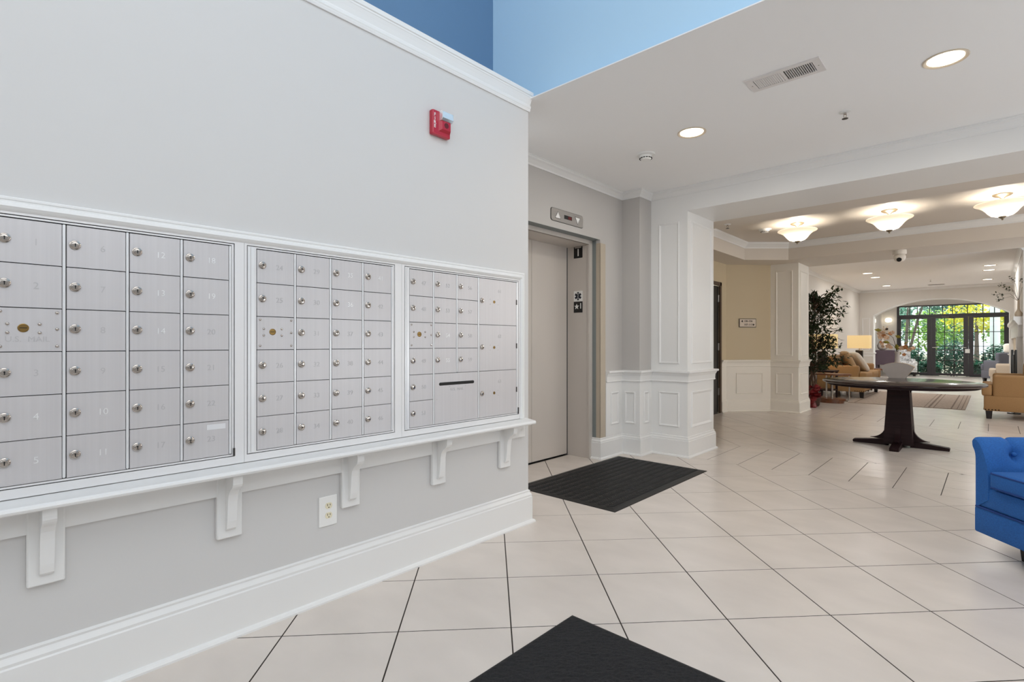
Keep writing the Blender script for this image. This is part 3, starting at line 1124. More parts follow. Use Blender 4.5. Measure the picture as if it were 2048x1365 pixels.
# ------------------------------------------------------------------ wall outlet
ot = thing('wall_outlet', 'white wall plate with two ivory sockets under the mail shelf', 'outlet', (XW, 1.177, 0.334))
MB().rbox(0, 0.006, -0.044, 0.044, 0.0, 0.136, r=0.003, seg=2).build('plate', 'plastic_white', ot)
for z in (0.092, 0.048):
    rc = MB()
    pts = []
    for i in range(20):
        a_ = 2 * PI * i / 20
        pts.append((0.0055, 0.002 + 0.0165 * math.cos(a_), z + max(-0.0135, min(0.0135, 0.0165 * math.sin(a_)))))
    rc.prism(pts, (0.0025, 0, 0))
    rc.box(0.0078, 0.0084, -0.0055, -0.0032, z - 0.001, z + 0.009, 1).box(0.0078, 0.0084, 0.0072, 0.0095, z, z + 0.008, 1)
    rc.lathe([(0.0026, 0), (0.0026, 0.0006)], c=(0.0078, 0.002, z - 0.0075), n=10, ax=AXX, m=1)
    rc.build('socket', ['plastic_ivory', 'black_slot'], ot)

# ------------------------------------------------------------------ fire alarm
fa = thing('fire_alarm', 'red fire alarm horn with clear strobe lens high on the foyer wall', 'fire alarm', (XW, 1.822, 2.292))
mb = MB()
mb.rbox(0, 0.030, -0.062, 0.062, 0.0, 0.132, r=0.006, seg=2)
mb.build('housing', 'alarm_red', fa)
mb = MB()
mb.prism([(0.030, -0.018, 0.026), (0.030, 0.055, 0.026), (0.030, 0.055, 0.124), (0.030, -0.018, 0.124)], (0.0001, 0, 0))
mb.add([(0.030, -0.022, 0.022), (0.030, 0.058, 0.022), (0.030, 0.058, 0.128), (0.030, -0.022, 0.128),
        (0.046, -0.008, 0.034), (0.046, 0.050, 0.034), (0.046, 0.050, 0.120), (0.046, -0.008, 0.120)],
       [(0, 1, 5, 4), (1, 2, 6, 5), (2, 3, 7, 6), (3, 0, 4, 7), (4, 5, 6, 7)])
mb.build('horn_cover', 'alarm_red', fa)
MB().lathe([(0.015, 0), (0.015, 0.0012)], c=(0.0455, 0.021, 0.058), n=20, ax=AXX).build('horn_grille', 'alarm_dark', fa)
mb = MB()
mb.prism([(0.034, -0.018, 0.078), (0.050, -0.016, 0.080), (0.058, -0.014, 0.092), (0.056, -0.014, 0.126), (0.034, -0.018, 0.134)], (0, 0.074, 0))
mb.build('strobe_lens', 'clear_lens', fa)
MB().box(0.046, 0.050, 0.0, 0.045, 0.092, 0.122).build('strobe_reflector', 'chrome', fa)
for i, ch in enumerate('FIRE'):
    put_text('lettering', ch, 0.024, facing_x(-0.047, 0.104 - i * 0.0205, 0.0306), 'sign_white', fa, 0.0004, 0.0006)

# ------------------------------------------------------------------ elevator fittings
ei = thing('elevator_indicator', 'steel elevator indicator plate with up and down arrows and red display', 'elevator indicator', (-2.90, 3.90, 2.27))
mb = MB()
pts = []
for cy_, cz_, q0 in ((0.225, 0.025, -90), (0.225, 0.093, 0), (-0.225, 0.093, 90), (-0.225, 0.025, 180)):
    for i in range(6):
        a_ = R(q0 + 90 * i / 5)
        pts.append((0.0, cy_ + 0.025 * math.cos(a_), cz_ + 0.025 * math.sin(a_)))
mb.prism(pts, (0.003, 0, 0))
mb.build('rim', 'steel_dark', ei)
mb = MB()
mb.prism([(0.002, p[1] * 0.982, 0.059 + (p[2] - 0.059) * 0.94) for p in pts], (0.0045, 0, 0))
mb.build('face_plate', 'steel', ei)
for y, sgn in ((-0.150, 1), (0.155, -1)):
    zc = 0.059
    q = [(0.0060, y - 0.043, zc - sgn * 0.031), (0.0060, y + 0.043, zc - sgn * 0.031), (0.0060, y, zc + sgn * 0.036)]
    q2 = [(0.0066, y + p_, zc + z_) for p_, z_ in ((-0.036, -sgn * 0.027), (0.036, -sgn * 0.027), (0, sgn * 0.030))]
    if sgn < 0:
        q.reverse()
        q2.reverse()
    MB().prism(q, (0.0010, 0, 0), 0).prism(q2, (0.0022, 0, 0), 1).build('arrow', ['steel_dark', 'plastic_white'], ei)
mb = MB().box(0.0060, 0.0075, -0.055, 0.065, 0.042, 0.078)
mb.build('display_window', 'sign_black', ei)
MB().box(0.0073, 0.0080, 0.006, 0.058, 0.046, 0.074).build('display', 'red_display', ei)

sg = tag(MB().box(-3.192, -3.085, 4.4065, 4.41, 2.046, 2.162).build('floor_sign', 'sign_black'), 'black floor plate with a white 1, topmost on the elevator jamb', 'sign')
put_text('lettering', '1', 0.105, facing_my(-3.137, 2.098, 4.4060), 'sign_white', sg, 0.0006, 0.001)
MB().box(-3.180, -3.098, 4.4060, 4.4066, 2.148, 2.160).build('caption_band', 'steel', sg)
sl_ = tag(MB().box(-3.192, -3.085, 4.4065, 4.41, 1.600, 1.706).build('star_of_life_sign', 'sign_white'), 'white plate with a dark six-armed medical star on the elevator jamb', 'sign')
mb = MB()
for k in range(3):
    a_ = R(90 + 60 * k)
    u = Vector((math.cos(a_), 0, math.sin(a_)))
    v = Vector((-math.sin(a_), 0, math.cos(a_)))
    c_ = Vector((-3.1385, 4.4066, 1.653))
    mb.prism([tuple(c_ - u * 0.042 - v * 0.0115), tuple(c_ + u * 0.042 - v * 0.0115), tuple(c_ + u * 0.042 + v * 0.0115), tuple(c_ - u * 0.042 + v * 0.0115)], (0, -0.0008 - 0.00003 * k, 0))
mb.build('star_of_life', 'sign_navy', sl_)
mb = MB().box(-3.1400, -3.1370, 4.4052, 4.4060, 1.622, 1.686)
pts = [(-3.1385 + 0.006 * math.sin(t * 2.2), 4.4054, 1.626 + t * 0.0095) for t in range(7)]
mb.tube(pts, 0.0012, n=5)
mb.build('rod', 'sign_white', sl_)
s1 = tag(MB().box(-3.192, -3.085, 4.4065, 4.41, 1.484, 1.596).build('main_floor_sign', 'sign_black'), 'black plate with a white star and 1, lowest on the elevator jamb', 'sign')
pts = []
for i in range(10):
    a_ = R(90 + 36 * i)
    r_ = 0.032 if i % 2 == 0 else 0.0135
    pts.append((-3.155 + r_ * math.cos(a_), 4.4066, 1.545 + r_ * math.sin(a_)))
MB().prism(pts, (0, -0.0008, 0)).build('star', 'sign_white', s1)
put_text('lettering', '1', 0.080, facing_my(-3.106, 1.548, 4.4060), 'sign_white', s1, 0.0006, 0.001)
cg = tag(MB().box(-2.946, -2.8975, 4.4475, 4.45, 0.215, 2.176).box(-2.90, -2.8975, 4.4475, 4.546, 0.215, 2.176).build('corner_guard', 'corner_guard_vinyl'),
         'tall beige corner guard on the wall edge beside the elevator', 'corner guard')

# ------------------------------------------------------------------ floor mats
fm = thing('rubber_mat', 'black rubber mat with herringbone ridges in front of the elevator', 'mat', (-2.378, 3.909, 0))
hw_, hl_ = 0.467, 0.792
mb = MB()
o4 = [(-hw_, -hl_), (hw_, -hl_), (hw_, hl_), (-hw_, hl_)]
vs = [(x, y, 0.0) for x, y in o4] + [(x * 0.985, y * 0.99, 0.004) for x, y in o4] + [(x * 0.90, y * 0.94, 0.011) for x, y in o4] + [(x * 0.885, y * 0.932, 0.008) for x, y in o4]
fs = []
for k in range(3):
    fs += [(k * 4 + i, k * 4 + (i + 1) % 4, (k + 1) * 4 + (i + 1) % 4, (k + 1) * 4 + i) for i in range(4)]
fs += [(12, 13, 14, 15), (3, 2, 1, 0)]
mb.add(vs, fs)
mb.build('mat_base', 'rubber', fm)
mb = MB()
rows_, per = 22, 60
dx = 2 * hw_ * 0.87 / rows_
dy = 2 * hl_ * 0.925 / per
for i in range(rows_):
    xa = -hw_ * 0.87 + i * dx
    s_ = 1 if i % 2 else -1
    for j in range(per):
        yy = -hl_ * 0.925 + (j + 0.5) * dy
        q = [(xa + 0.003, yy - s_ * dy * 0.55 - 0.004, 0.007), (xa + dx - 0.003, yy + s_ * dy * 0.55 - 0.004, 0.007), (xa + dx - 0.003, yy + s_ * dy * 0.55 + 0.004, 0.007), (xa + 0.003, yy - s_ * dy * 0.55 + 0.004, 0.007)]
        mb.prism(q, (0, 0, 0.0048))
tag(mb.build('ridges', 'rubber_rib', fm), kind='stuff')

em = thing('entrance_mat', 'charcoal carpeted entrance mat on the tiles nearest the camera', 'mat', (-0.70, 1.205, 0))
MB().rbox(-0.62, 0.62, -0.606, 0.606, 0.0, 0.005, r=0.002, seg=1).build('backing', 'rubber', em)
bm = bmesh.new()
bmesh.ops.create_grid(bm, x_segments=110, y_segments=108, size=0.5)
rnd = random.Random(3)
for v in bm.verts:
    v.co.x *= 1.228
    v.co.y *= 1.200
    v.co.z = 0.0075 + rnd.uniform(0, 0.0034)
    if abs(v.co.x) > 0.612 or abs(v.co.y) > 0.598:
        v.co.z = 0.0046
me = bpy.data.meshes.new('carpet_pile')
bm.to_mesh(me)
bm.free()
me.materials.append(M['mat_carpet'])
o = bpy.data.objects.new('carpet_pile', me)
C.objects.link(o)
o.parent = em

# ------------------------------------------------------------------ ceiling fittings of the foyer
ZC = 2.76


def downlight(x, y, z, r, label, group, power, far=False, col=(1, 0.94, 0.84)):
    t = thing('recessed_light', label, 'ceiling light', (x, y, z), group=group)
    MB().lathe([(r, 0), (r, 0.004), (r * 0.96, 0.007), (r * 0.84, 0.004), (r * 0.80, 0.0)], n=32, ax=AXD, cap=False).build('trim_ring', 'reflector_ring', t, smooth=True)
    MB().lathe([(r * 0.805, 0.0005), (r * 0.76, 0.0012), (0.002, 0.0016)], n=32, ax=AXD).build('lens', 'lamp_disc_far' if far else 'lamp_disc', t)
    a_ = area('recessed_light_beam', (x, y, z - 0.012), (0, 0, 0), r * 1.5, r * 1.5, power, col, 'DISK')
    return t


downlight(-1.67, 3.813, ZC, 0.104, 'round lit downlight near the smoke detector by the elevator', 'downlights in the foyer ceiling', 9)
downlight(-0.193, 3.79, ZC, 0.104, 'round lit downlight at the upper right beyond the air vent', 'downlights in the foyer ceiling', 9)

vt = thing('air_vent', 'white louvred air vent set in the foyer ceiling', 'vent', (-0.908, 3.368, ZC))
mb = MB()
mb.box(-0.200, 0.200, -0.091, -0.062, -0.008, 0).box(-0.200, 0.200, 0.062, 0.091, -0.008, 0)
mb.box(-0.200, -0.160, -0.062, 0.062, -0.008, 0).box(0.160, 0.200, -0.062, 0.062, -0.008, 0).box(-0.008, 0.008, -0.062, 0.062, -0.008, 0)
mb.build('frame', 'vent_metal', vt)
MB().box(-0.160, 0.160, -0.062, 0.062, -0.0012, -0.0002).build('duct', 'black_slot', vt)
for half in (0, 1):
    for k in range(13):
        xc = (-0.154 if half == 0 else 0.014) + (k + 0.35) * 0.0112
        dxs = 0.0072
        z0, z1 = (-0.0095, -0.0015)
        if half == 0:
            q = [(xc - dxs * .62, -0.062, z0), (xc + dxs * .62, -0.062, z1), (xc + dxs * .62 - 0.001, -0.062, z1 + 0.0006), (xc - dxs * .62 - 0.001, -0.062, z0 + 0.0006)]
        else:
            q = [(xc - 0.0012, -0.062, z0), (xc + 0.0012, -0.062, z0), (xc + 0.0026, -0.062, z1), (xc + 0.0002, -0.062, z1)]
        MB().prism(q, (0, 0.124, 0)).build('slat', 'vent_metal', vt)
for x in (-0.180, 0.180):
    MB().lathe([(0.004, 0.0), (0.004, 0.0095), (0.001, 0.0105)], c=(x, 0, 0), n=10, ax=AXD).build('screw', 'steel', vt)

def detector(x, y, z, r, label):
    t = thing('smoke_detector', label, 'smoke detector', (x, y, z))
    MB().lathe([(r, 0), (r, 0.006), (r * 0.94, 0.012), (r * 0.66, 0.014)], n=32, ax=AXD).build('base_ring', 'plastic_white', t, smooth=True)
    MB().lathe([(r * 0.66, 0.012), (r * 0.64, 0.026), (r * 0.58, 0.040), (r * 0.50, 0.047), (r * 0.15, 0.050)], n=32, ax=AXD).build('sensor_head', 'plastic_white', t, smooth=True)
    mb = MB()
    for k in range(14):
        a_ = 2 * PI * k / 14
        c_ = Vector((math.cos(a_), math.sin(a_), 0))
        s_ = Vector((-math.sin(a_), math.cos(a_), 0))
        q = [c_ * r * 0.60 - s_ * r * .09 + Vector((0, 0, -0.034)), c_ * r * 0.60 + s_ * r * .09 + Vector((0, 0, -0.034)), c_ * r * 0.60 + s_ * r * .09 + Vector((0, 0, -0.040)), c_ * r * 0.60 - s_ * r * .09 + Vector((0, 0, -0.040))]
        mb.prism([tuple(p) for p in q], tuple(c_ * 0.006))
    mb.build('vents', 'black_slot', t)
    return t


detector(-2.147, 3.99, ZC, 0.078, 'round white smoke detector on the foyer ceiling near the elevator')
detector(-2.393, 7.935, 2.80, 0.085, 'white smoke detector in the tray ceiling left of the glass bowls')


def sprinkler(x, y, z, label):
    t = thing('sprinkler', label, 'sprinkler', (x, y, z))
    MB().lathe([(0.036, 0), (0.036, 0.003), (0.022, 0.007)], n=24, ax=AXD).build('escutcheon', 'plastic_white', t, smooth=True)
    mb = MB()
    mb.tube([(0, 0, -0.006), (0, 0, -0.018)], 0.009)
    mb.tube([(0.007, 0, -0.014), (0.008, 0, -0.028), (0.003, 0, -0.046)], 0.0025, n=6)
    mb.tube([(-0.007, 0, -0.014), (-0.008, 0, -0.028), (-0.003, 0, -0.046)], 0.0025, n=6)
    mb.build('yoke', 'chrome', t)
    MB().lathe([(0.019, 0.046), (0.019, 0.048), (0.004, 0.050)], n=18, ax=AXD).build('deflector', 'steel_dark', t)
    return t


sprinkler(-0.746, 4.19, ZC, 'fire sprinkler head on the foyer ceiling below the air vent')
sprinkler(-2.213, 6.012, 2.52, 'fire sprinkler head under the beam beside the white pier')

# ================================================================== HALL OBJECTS
BOWL_W, LOUNGE_W = 17, 11
for x, lb in ((-1.95, 'leftmost of the three'), (-0.93, 'middle of the three'), (0.08, 'rightmost of the three')):
    t = thing('ceiling_bowl_light', lb + ' lit glass bowl lights hanging in the tray ceiling', 'ceiling light', (x, 7.83, 2.80), group='glass bowl lights in the tray ceiling')
    MB().lathe([(0.085, 0), (0.085, 0.010), (0.070, 0.022), (0.030, 0.034), (0.016, 0.050)], n=28, ax=AXD).build('canopy', 'brushed_nickel', t, smooth=True)
    mb = MB().tube([(0, 0, -0.045), (0, 0, -0.235)], 0.010)
    for k in range(3):
        a_ = 2 * PI * k / 3 + .4
        mb.tube([(0.012 * math.cos(a_), 0.012 * math.sin(a_), -0.06), (0.19 * math.cos(a_), 0.19 * math.sin(a_), -0.112)], 0.004, n=6)
    mb.build('stem', 'brushed_nickel', t, smooth=True)
    pr = [(0.026, -0.243), (0.060, -0.240), (0.096, -0.226), (0.122, -0.202), (0.144, -0.172), (0.168, -0.146), (0.200, -0.124), (0.232, -0.110), (0.240, -0.103), (0.238, -0.098)]
    MB().lathe(pr, n=40, cap=False).build('glass_bowl', 'bowl_glass', t, smooth=True)
    MB().lathe([(0.003, -0.285), (0.010, -0.280), (0.008, -0.270), (0.022, -0.262), (0.034, -0.250), (0.034, -0.244), (0.006, -0.240)], n=20).build('finial', 'brushed_nickel', t, smooth=True)
    point('bowl_bulb', (x, 7.83, 2.625), BOWL_W, (1.0, 0.91, 0.78), 0.035)

# pedestal table
tb = thing('pedestal_table', 'round espresso pedestal table with cross feet in the hall', 'table', (-0.78, 7.35, 0))
MB().lathe([(0.690, 0.708), (0.742, 0.710), (0.752, 0.718), (0.752, 0.730), (0.744, 0.737), (0.002, 0.738)], n=64).build('tabletop', 'espresso_top', tb, smooth=True)
MB().lathe([(0.30, 0.682), (0.690, 0.682), (0.695, 0.684), (0.695, 0.708), (0.30, 0.708)], n=64).build('apron', 'espresso_wood', tb, smooth=True)
mb = MB()
b, t_ = 0.135, 0.098
vs = [(sx * b, sy * b, 0.03) for sx, sy in ((-1, -1), (1, -1), (1, 1), (-1, 1))] + [(sx * t_, sy * t_, 0.682) for sx, sy in ((-1, -1), (1, -1), (1, 1), (-1, 1))]
mb.add(vs, [(3, 2, 1, 0), (4, 5, 6, 7)] + [(i, (i + 1) % 4, 4 + (i + 1) % 4, 4 + i) for i in range(4)])
mb.build('column', 'espresso_wood', tb)
for k in range(4):
    a_ = k * PI / 2
    m_ = Matrix.Rotation(a_, 4, 'Z')
    mb = MB()
    mb.X = m_
    w = 0.042
    q = [(0.10, -w, 0.0), (0.44, -w, 0.0), (0.445, -w, 0.022), (0.435, -w, 0.034), (0.12, -w, 0.068)]
    mb.prism([(x, y, z) for x, y, z in reversed(q)], (0, 2 * w, 0))
    ft = mb.build('foot', 'espresso_wood', tb)
    mb = MB()
    mb.X = m_
    w = 0.024
    q = [(0.118, 0.060)] + [(0.275 - 0.150 * math.sin(R(9 * i)), 0.235 - 0.160 * math.cos(R(9 * i))) for i in range(11)] + [(0.112, 0.235)]
    mb.prism([(x, -w, z) for x, z in q][::-1], (0, 2 * w, 0))
    mb.build('knee_bracket', 'espresso_wood', ft)
    mb = MB()
    mb.X = m_
    q = [(0.095, 0.682), (0.190, 0.682)] + [(0.185 - 0.085 * math.sin(R(9 * i)), 0.585 + 0.085 * math.cos(R(9 * i))) for i in range(11)]
    mb.prism([(x, -w, z) for x, z in q], (0, 2 * w, 0))
    mb.build('top_bracket', 'espresso_wood', tb)

# fan shaped vase and its orchid branches
PXM = 0.00619
VX, VY, VZ = -0.865, 7.97, 0.738
va = thing('fan_vase', 'grey fan-shaped ceramic vase with a tubular neck on the pedestal table', 'vase', (VX, VY, VZ))
fan = [(-0.083, 0.0), (0.083, 0.0), (0.168, 0.135)]
for i in range(13):
    a_ = R(56 + (124 - 56) * i / 12)
    fan.append((0.305 * math.cos(a_), -0.115 + 0.305 * math.sin(a_)))
fan.append((-0.168, 0.135))
mb = MB()
mb.prism([(x, -0.045, z) for x, z in fan], (0, 0.09, 0))
ob = mb.build('body', ['ceramic_taupe'], va)
mb = MB()
for i in range(1, len(fan)):
    (xa, za), (xb, zb) = fan[i], fan[(i + 1) % len(fan)]
    if i == len(fan) - 1:
        xb, zb = fan[0]
    s_ = 1.012
    mb.prism([(xa, -0.045, za), (xb, -0.045, zb), (xb * s_, -0.045, zb + 0.002), (xa * s_, -0.045, za + 0.002)], (0, 0.09, 0))
mb.build('rim_band', 'ceramic_edge', va)
MB().lathe([(0.044, 0.170), (0.032, 0.192), (0.026, 0.215), (0.024, 0.300), (0.029, 0.326), (0.026, 0.328), (0.020, 0.30)], n=24, cap=False).build('neck', 'ceramic_taupe', va, smooth=True)


def V(px, py, dy=0.0):
    """offset from the vase foot of a point seen at that spot of the arrangement."""
    return Vector(((px - 1797) * PXM, dy, (757 - py) * PXM))


def leaf(mb, p, d, up, L_, w_, m=0, bend=0.15):
    d = Vector(d).normalized()
    s_ = d.cross(Vector(up))
    s_ = s_.normalized() if s_.length > 1e-4 else Vector((1, 0, 0))
    n_ = s_.cross(d)
    p = Vector(p)
    a, b_, c_, e_ = p, p + d * L_ * .5 + s_ * w_ * .5 - n_ * bend * w_, p + d * L_, p + d * L_ * .5 - s_ * w_ * .5 - n_ * bend * w_
    mid = p + d * L_ * .5
    mb.add([a, b_, c_, e_, mid], [(0, 1, 4), (1, 2, 4), (2, 3, 4), (3, 0, 4)], m)


def blossom(parent, c, s_, rnd, m='petal'):
    mb = MB()
    face = Vector((rnd.uniform(-.5, .5), -1, rnd.uniform(-.4, .5))).normalized()
    u = face.cross(Vector((0, 0, 1))).normalized()
    v = u.cross(face)
    for k in range(5):
        a_ = 2 * PI * k / 5 + rnd.uniform(0, .5)
        d = u * math.cos(a_) + v * math.sin(a_) + face * 0.25
        leaf(mb, c, d, face, s_, s_ * .95)
    mb.lathe([(s_ * .16, 0), (s_ * .1, s_ * .2)], c=c, n=8)
    mb.build('blossom', m, parent)


def branch(label, pts, blooms, leaves):
    rnd = random.Random(len(pts) * 7 + len(blooms))
    r0 = Vector((VX, VY, VZ))
    t = thing('orchid_branch', label, 'flower', tuple(r0 + V(1797, 728)))
    off = V(1797, 728)
    P = [V(*p) - off for p in pts]
    MB().tube(P, [0.0045 - 0.003 * i / (len(P) - 1) for i in range(len(P))], n=6).build('stem', 'stem_brown', t, smooth=True)
    for bx, by, s_, m in blooms:
        blossom(t, V(bx, by, rnd.uniform(-.04, .04)) - off, s_ * 0.8, rnd, m)
    for px, py, dx, dz, L_, w_ in leaves:
        mb = MB()
        leaf(mb, V(px, py) - off, (dx, rnd.uniform(-.3, .1), dz), (0, -1, 0.2), L_, w_)
        mb.build('leaf', 'leaf_olive', t)


branch('tall orchid branch arching left with peach blossoms in the fan vase', [(1797, 728), (1796, 704), (1793, 688), (1790, 676), (1782, 669), (1772, 666), (1764, 662)],
       [(1768, 668, .040, 'petal'), (1774, 672, .042, 'petal_rust'), (1779, 676, .045, 'petal'), (1769, 675, .040, 'petal'), (1785, 668, .036, 'petal_rust'), (1790, 666, .034, 'petal'), (1780, 659, .024, 'stem_brown'), (1774, 666, .036, 'petal')],
       [(1772, 661, -1, 0.1, .085, .045), (1793, 672, .7, -.3, .07, .045)])
branch('middle orchid branch with pale blossoms leaning left in the fan vase', [(1797, 728), (1797, 704), (1795, 697), (1790, 691), (1783, 687), (1773, 684)],
       [(1772, 688, .034, 'petal'), (1774, 694, .032, 'petal'), (1782, 693, .046, 'petal'), (1786, 696, .034, 'petal'), (1770, 685, .024, 'petal_rust')],
       [(1785, 687, -.7, .25, .07, .04), (1782, 686, -1, .2, .06, .04)])
branch('short orchid branch with blossoms drooping right of the fan vase', [(1797, 728), (1798, 703), (1802, 697), (1810, 694), (1818, 698), (1823, 701)],
       [(1804, 697, .044, 'petal'), (1811, 695, .044, 'petal_rust'), (1816, 700, .042, 'petal'), (1822, 697, .036, 'petal'), (1808, 710, .030, 'petal_rust')],
       [(1798, 702, -.2, 1, .085, .055), (1800, 703, .1, -.6, .05, .035), (1806, 690, .9, .6, .06, .02)])

# direction plaque on the angled wall
pq = thing('direction_plaque', 'small bronze framed plaque with apartment numbers on the angled wall', 'sign', tuple(Vector((-3.36, 9.06, 0)) + d45 * 0.38 + n45 * 0.001 + Vector((0, 0, 1.444))))
pq.rotation_euler = (0, 0, math.atan2(d45.y, d45.x))
MB().rbox(-0.152, 0.152, -0.012, 0.0, 0.0, 0.148, r=0.003, seg=1).build('frame', 'plaque_dark', pq)
MB().box(-0.143, 0.143, -0.0135, -0.010, 0.009, 0.139).build('face', 'plaque_face', pq)
put_text('lettering', '100-106', 0.046, facing_my(0.008, 0.104, -0.0138), 'plaque_dark', pq, 0.0005, 0.0012)
put_text('lettering', '107-113', 0.046, facing_my(0.008, 0.044, -0.0138), 'plaque_dark', pq, 0.0005, 0.0012)
for x, z, s_ in ((-0.100, 0.104, -1), (0.104, 0.044, 1)):
    MB().prism([(x - s_ * 0.014, -0.0136, z + 0.016), (x - s_ * 0.014, -0.0136, z - 0.016), (x + s_ * 0.004, -0.0136, z - 0.016), (x + s_ * 0.019, -0.0136, z), (x + s_ * 0.004, -0.0136, z + 0.016)][::s_], (0, -0.0006, 0)).build('arrow', 'plaque_dark', pq)

# ceiling camera
sc_ = thing('security_camera', 'small beige turret camera with dark lens under the hall soffit', 'camera', (-0.993, 9.40, 2.52))
MB().lathe([(0.068, 0), (0.070, 0.035), (0.066, 0.050)], n=28, ax=AXD).build('mount', 'camera_shell', sc_, smooth=True)
mb = MB()
mb.superq((0, -0.004, -0.085), (0.062, 0.062, 0.058), 1, 1, 24, 14)
hd = mb.build('turret', 'camera_shell', sc_, smooth=True)
rot = Matrix.Rotation(R(30), 3, 'X') @ AXMY
MB().lathe([(0.026, 0.050), (0.026, 0.062), (0.021, 0.064)], c=(0, -0.004, -0.088), n=24, ax=rot).build('lens', 'black_slot', sc_, smooth=True)

sc_.scale = (1.2, 1.2, 1.2)

# ================================================================== LOUNGE


def legs(root, pts, h, s_, m='black_wood'):
    for x, y in pts:
        mb = MB()
        t_ = s_ * 0.72
        vs = [(x + a * t_, y + b_ * t_, 0) for a, b_ in ((-1, -1), (1, -1), (1, 1), (-1, 1))] + [(x + a * s_, y + b_ * s_, h) for a, b_ in ((-1, -1), (1, -1), (1, 1), (-1, 1))]
        mb.add(vs, [(3, 2, 1, 0), (4, 5, 6, 7)] + [(i, (i + 1) % 4, 4 + (i + 1) % 4, 4 + i) for i in range(4)])
        mb.build('leg', m, root)


def seat(name, label, cat, loc, rz, W_, D_, fab, n_cush, arm_h=0.68, back_h=0.86, leg_h=0.125, group=None, nails=True, pads=True):
    """upholstered seat, front on +x; W_ along y. Track arms, T-cushions, nailhead trim on block legs."""
    t = thing(name, label, cat, loc, rz, group)
    hd_, hw2 = D_ / 2, W_ / 2
    aw_ = 0.14
    MB().rbox(-hd_, hd_ - 0.03, -hw2, hw2, leg_h, 0.36, r=0.02).build('base', fab, t, smooth=True)
    for s_ in (-1, 1):
        y0, y1 = (s_ * hw2, s_ * (hw2 - aw_)) if s_ < 0 else (s_ * (hw2 - aw_), s_ * hw2)
        MB().rbox(-hd_, hd_ - 0.13, y0, y1, 0.33, arm_h, r=0.04, seg=4).build('arm', fab, t, smooth=True)
    MB().rbox(-hd_, -hd_ + 0.20, -hw2 + 0.02, hw2 - 0.02, 0.34, back_h, r=0.05, seg=4).build('back', fab, t, smooth=True)
    cw = (W_ - 2 * aw_) / n_cush
    for k in range(n_cush):
        yc_ = -hw2 + aw_ + cw * (k + .5)
        MB().superq((0.075, yc_, 0.445), (hd_ - 0.085, cw / 2 - 0.004, 0.095), 0.28, 0.22, 28, 12).build('seat_cushion', fab, t, smooth=True)
        if pads:
            MB().superq((-hd_ + 0.27, yc_, 0.70), (0.11, cw / 2 - 0.01, 0.20), 0.5, 0.4, 24, 12).build('back_cushion', fab, t, smooth=True)
    # T-shaped front noses of the seat cushion in front of the arms
    for s_ in (-1, 1):
        MB().superq((hd_ - 0.065, s_ * (hw2 - aw_ / 2 - 0.01), 0.445), (0.062, aw_ / 2 + 0.01, 0.095), 0.4, 0.35, 16, 10).build('cushion_nose', fab, t, smooth=True)
    legs(t, [(hd_ - 0.09, -hw2 + 0.07), (hd_ - 0.09, hw2 - 0.07), (-hd_ + 0.07, -hw2 + 0.07), (-hd_ + 0.07, hw2 - 0.07)], leg_h + 0.01, 0.042)
    if nails:
        mb = MB()
        for s_ in (-1, 1):
            for k in range(5):
                mb.lathe([(0.010, 0), (0.007, 0.004), (0.001, 0.006)], c=(hd_ - 0.05 - k * 0.038, s_ * hw2, 0.145), n=8, ax=AXMY if s_ < 0 else Matrix(((1, 0, 0), (0, 0, 1), (0, 1, 0))))
        k = 0
        while -hw2 + 0.03 + k * 0.038 < hw2:
            mb.lathe([(0.010, 0), (0.007, 0.004), (0.001, 0.006)], c=(hd_ - 0.031, -hw2 + 0.03 + k * 0.038, 0.145), n=8, ax=AXX)
            k += 1
        mb.build('nailheads', 'nailhead', t)
    return t


seat('loveseat', 'tan loveseat with nailhead trim on the left of the lounge rug', 'sofa', (-2.40, 14.02, 0.0125), 0, 1.95, 0.92, 'tan_fabric', 2)
seat('armchair', 'tan armchair with black block legs in front of the fireplace', 'armchair', (0.30, 11.34, 0), PI, 0.88, 0.86, 'tan_fabric', 1)
seat('armchair', 'pale beige armchair beyond the fireplace, behind the tan armchair', 'armchair', (0.36, 17.75, 0), PI, 0.88, 0.86, 'beige_fabric', 1, arm_h=0.655)
seat('armchair', 'slate grey armchair seen from behind in the garden vestibule', 'armchair', (0.30, 21.2, 0), R(118), 0.86, 0.84, 'slate_fabric', 1, arm_h=0.66, back_h=0.90, nails=False)


def pillow(label, loc, rot, sz, m):
    mb = MB().superq((0, 0, 0), (sz[0], sz[1], sz[2]), 0.75, 0.42, 28, 12)
    o = mb.build('throw_pillow', m, None, smooth=True)
    o.location = loc
    o.rotation_euler = rot
    tag(o, label, 'pillow')
    return o


pillow('tan square pillow leaning in the near corner of the loveseat', (-2.36, 13.62, 0.765), (R(0), R(66), R(25)), (0.25, 0.25, 0.075), 'tan_pillow')
pillow('cream pillow tilted in front of the tan pillow on the loveseat', (-2.20, 13.84, 0.755), (R(0), R(58), R(30)), (0.25, 0.25, 0.07), 'cream_pillow')
pillow('white pillow on top of the slate armchair in the vestibule', (0.42, 21.05, 1.02), (R(70), 0, R(10)), (0.19, 0.15, 0.06), 'cream_pillow')

# rug
rg = thing('area_rug', 'taupe striped area rug on the lounge floor between the seats', 'rug', (-1.45, 13.75, 0))
MB().rbox(-0.65, 1.10, -1.70, 1.62, 0.0, 0.010, r=0.003, seg=1).build('rug_field', 'rug_field', rg)
for x, w in ((1.045, 0.012), (0.985, 0.010), (0.900, 0.022), (0.66, 0.014), (0.585, 0.030), (0.53, 0.010), (-0.55, 0.02)):
    MB().box(x, x + w, -1.69, 1.61, 0.0098, 0.0112).build('stripe', 'rug_line', rg)

# oval table on chrome posts
st = thing('side_table', 'oval wooden side table on chrome posts near the ficus', 'side table', (-2.34, 11.85, 0))


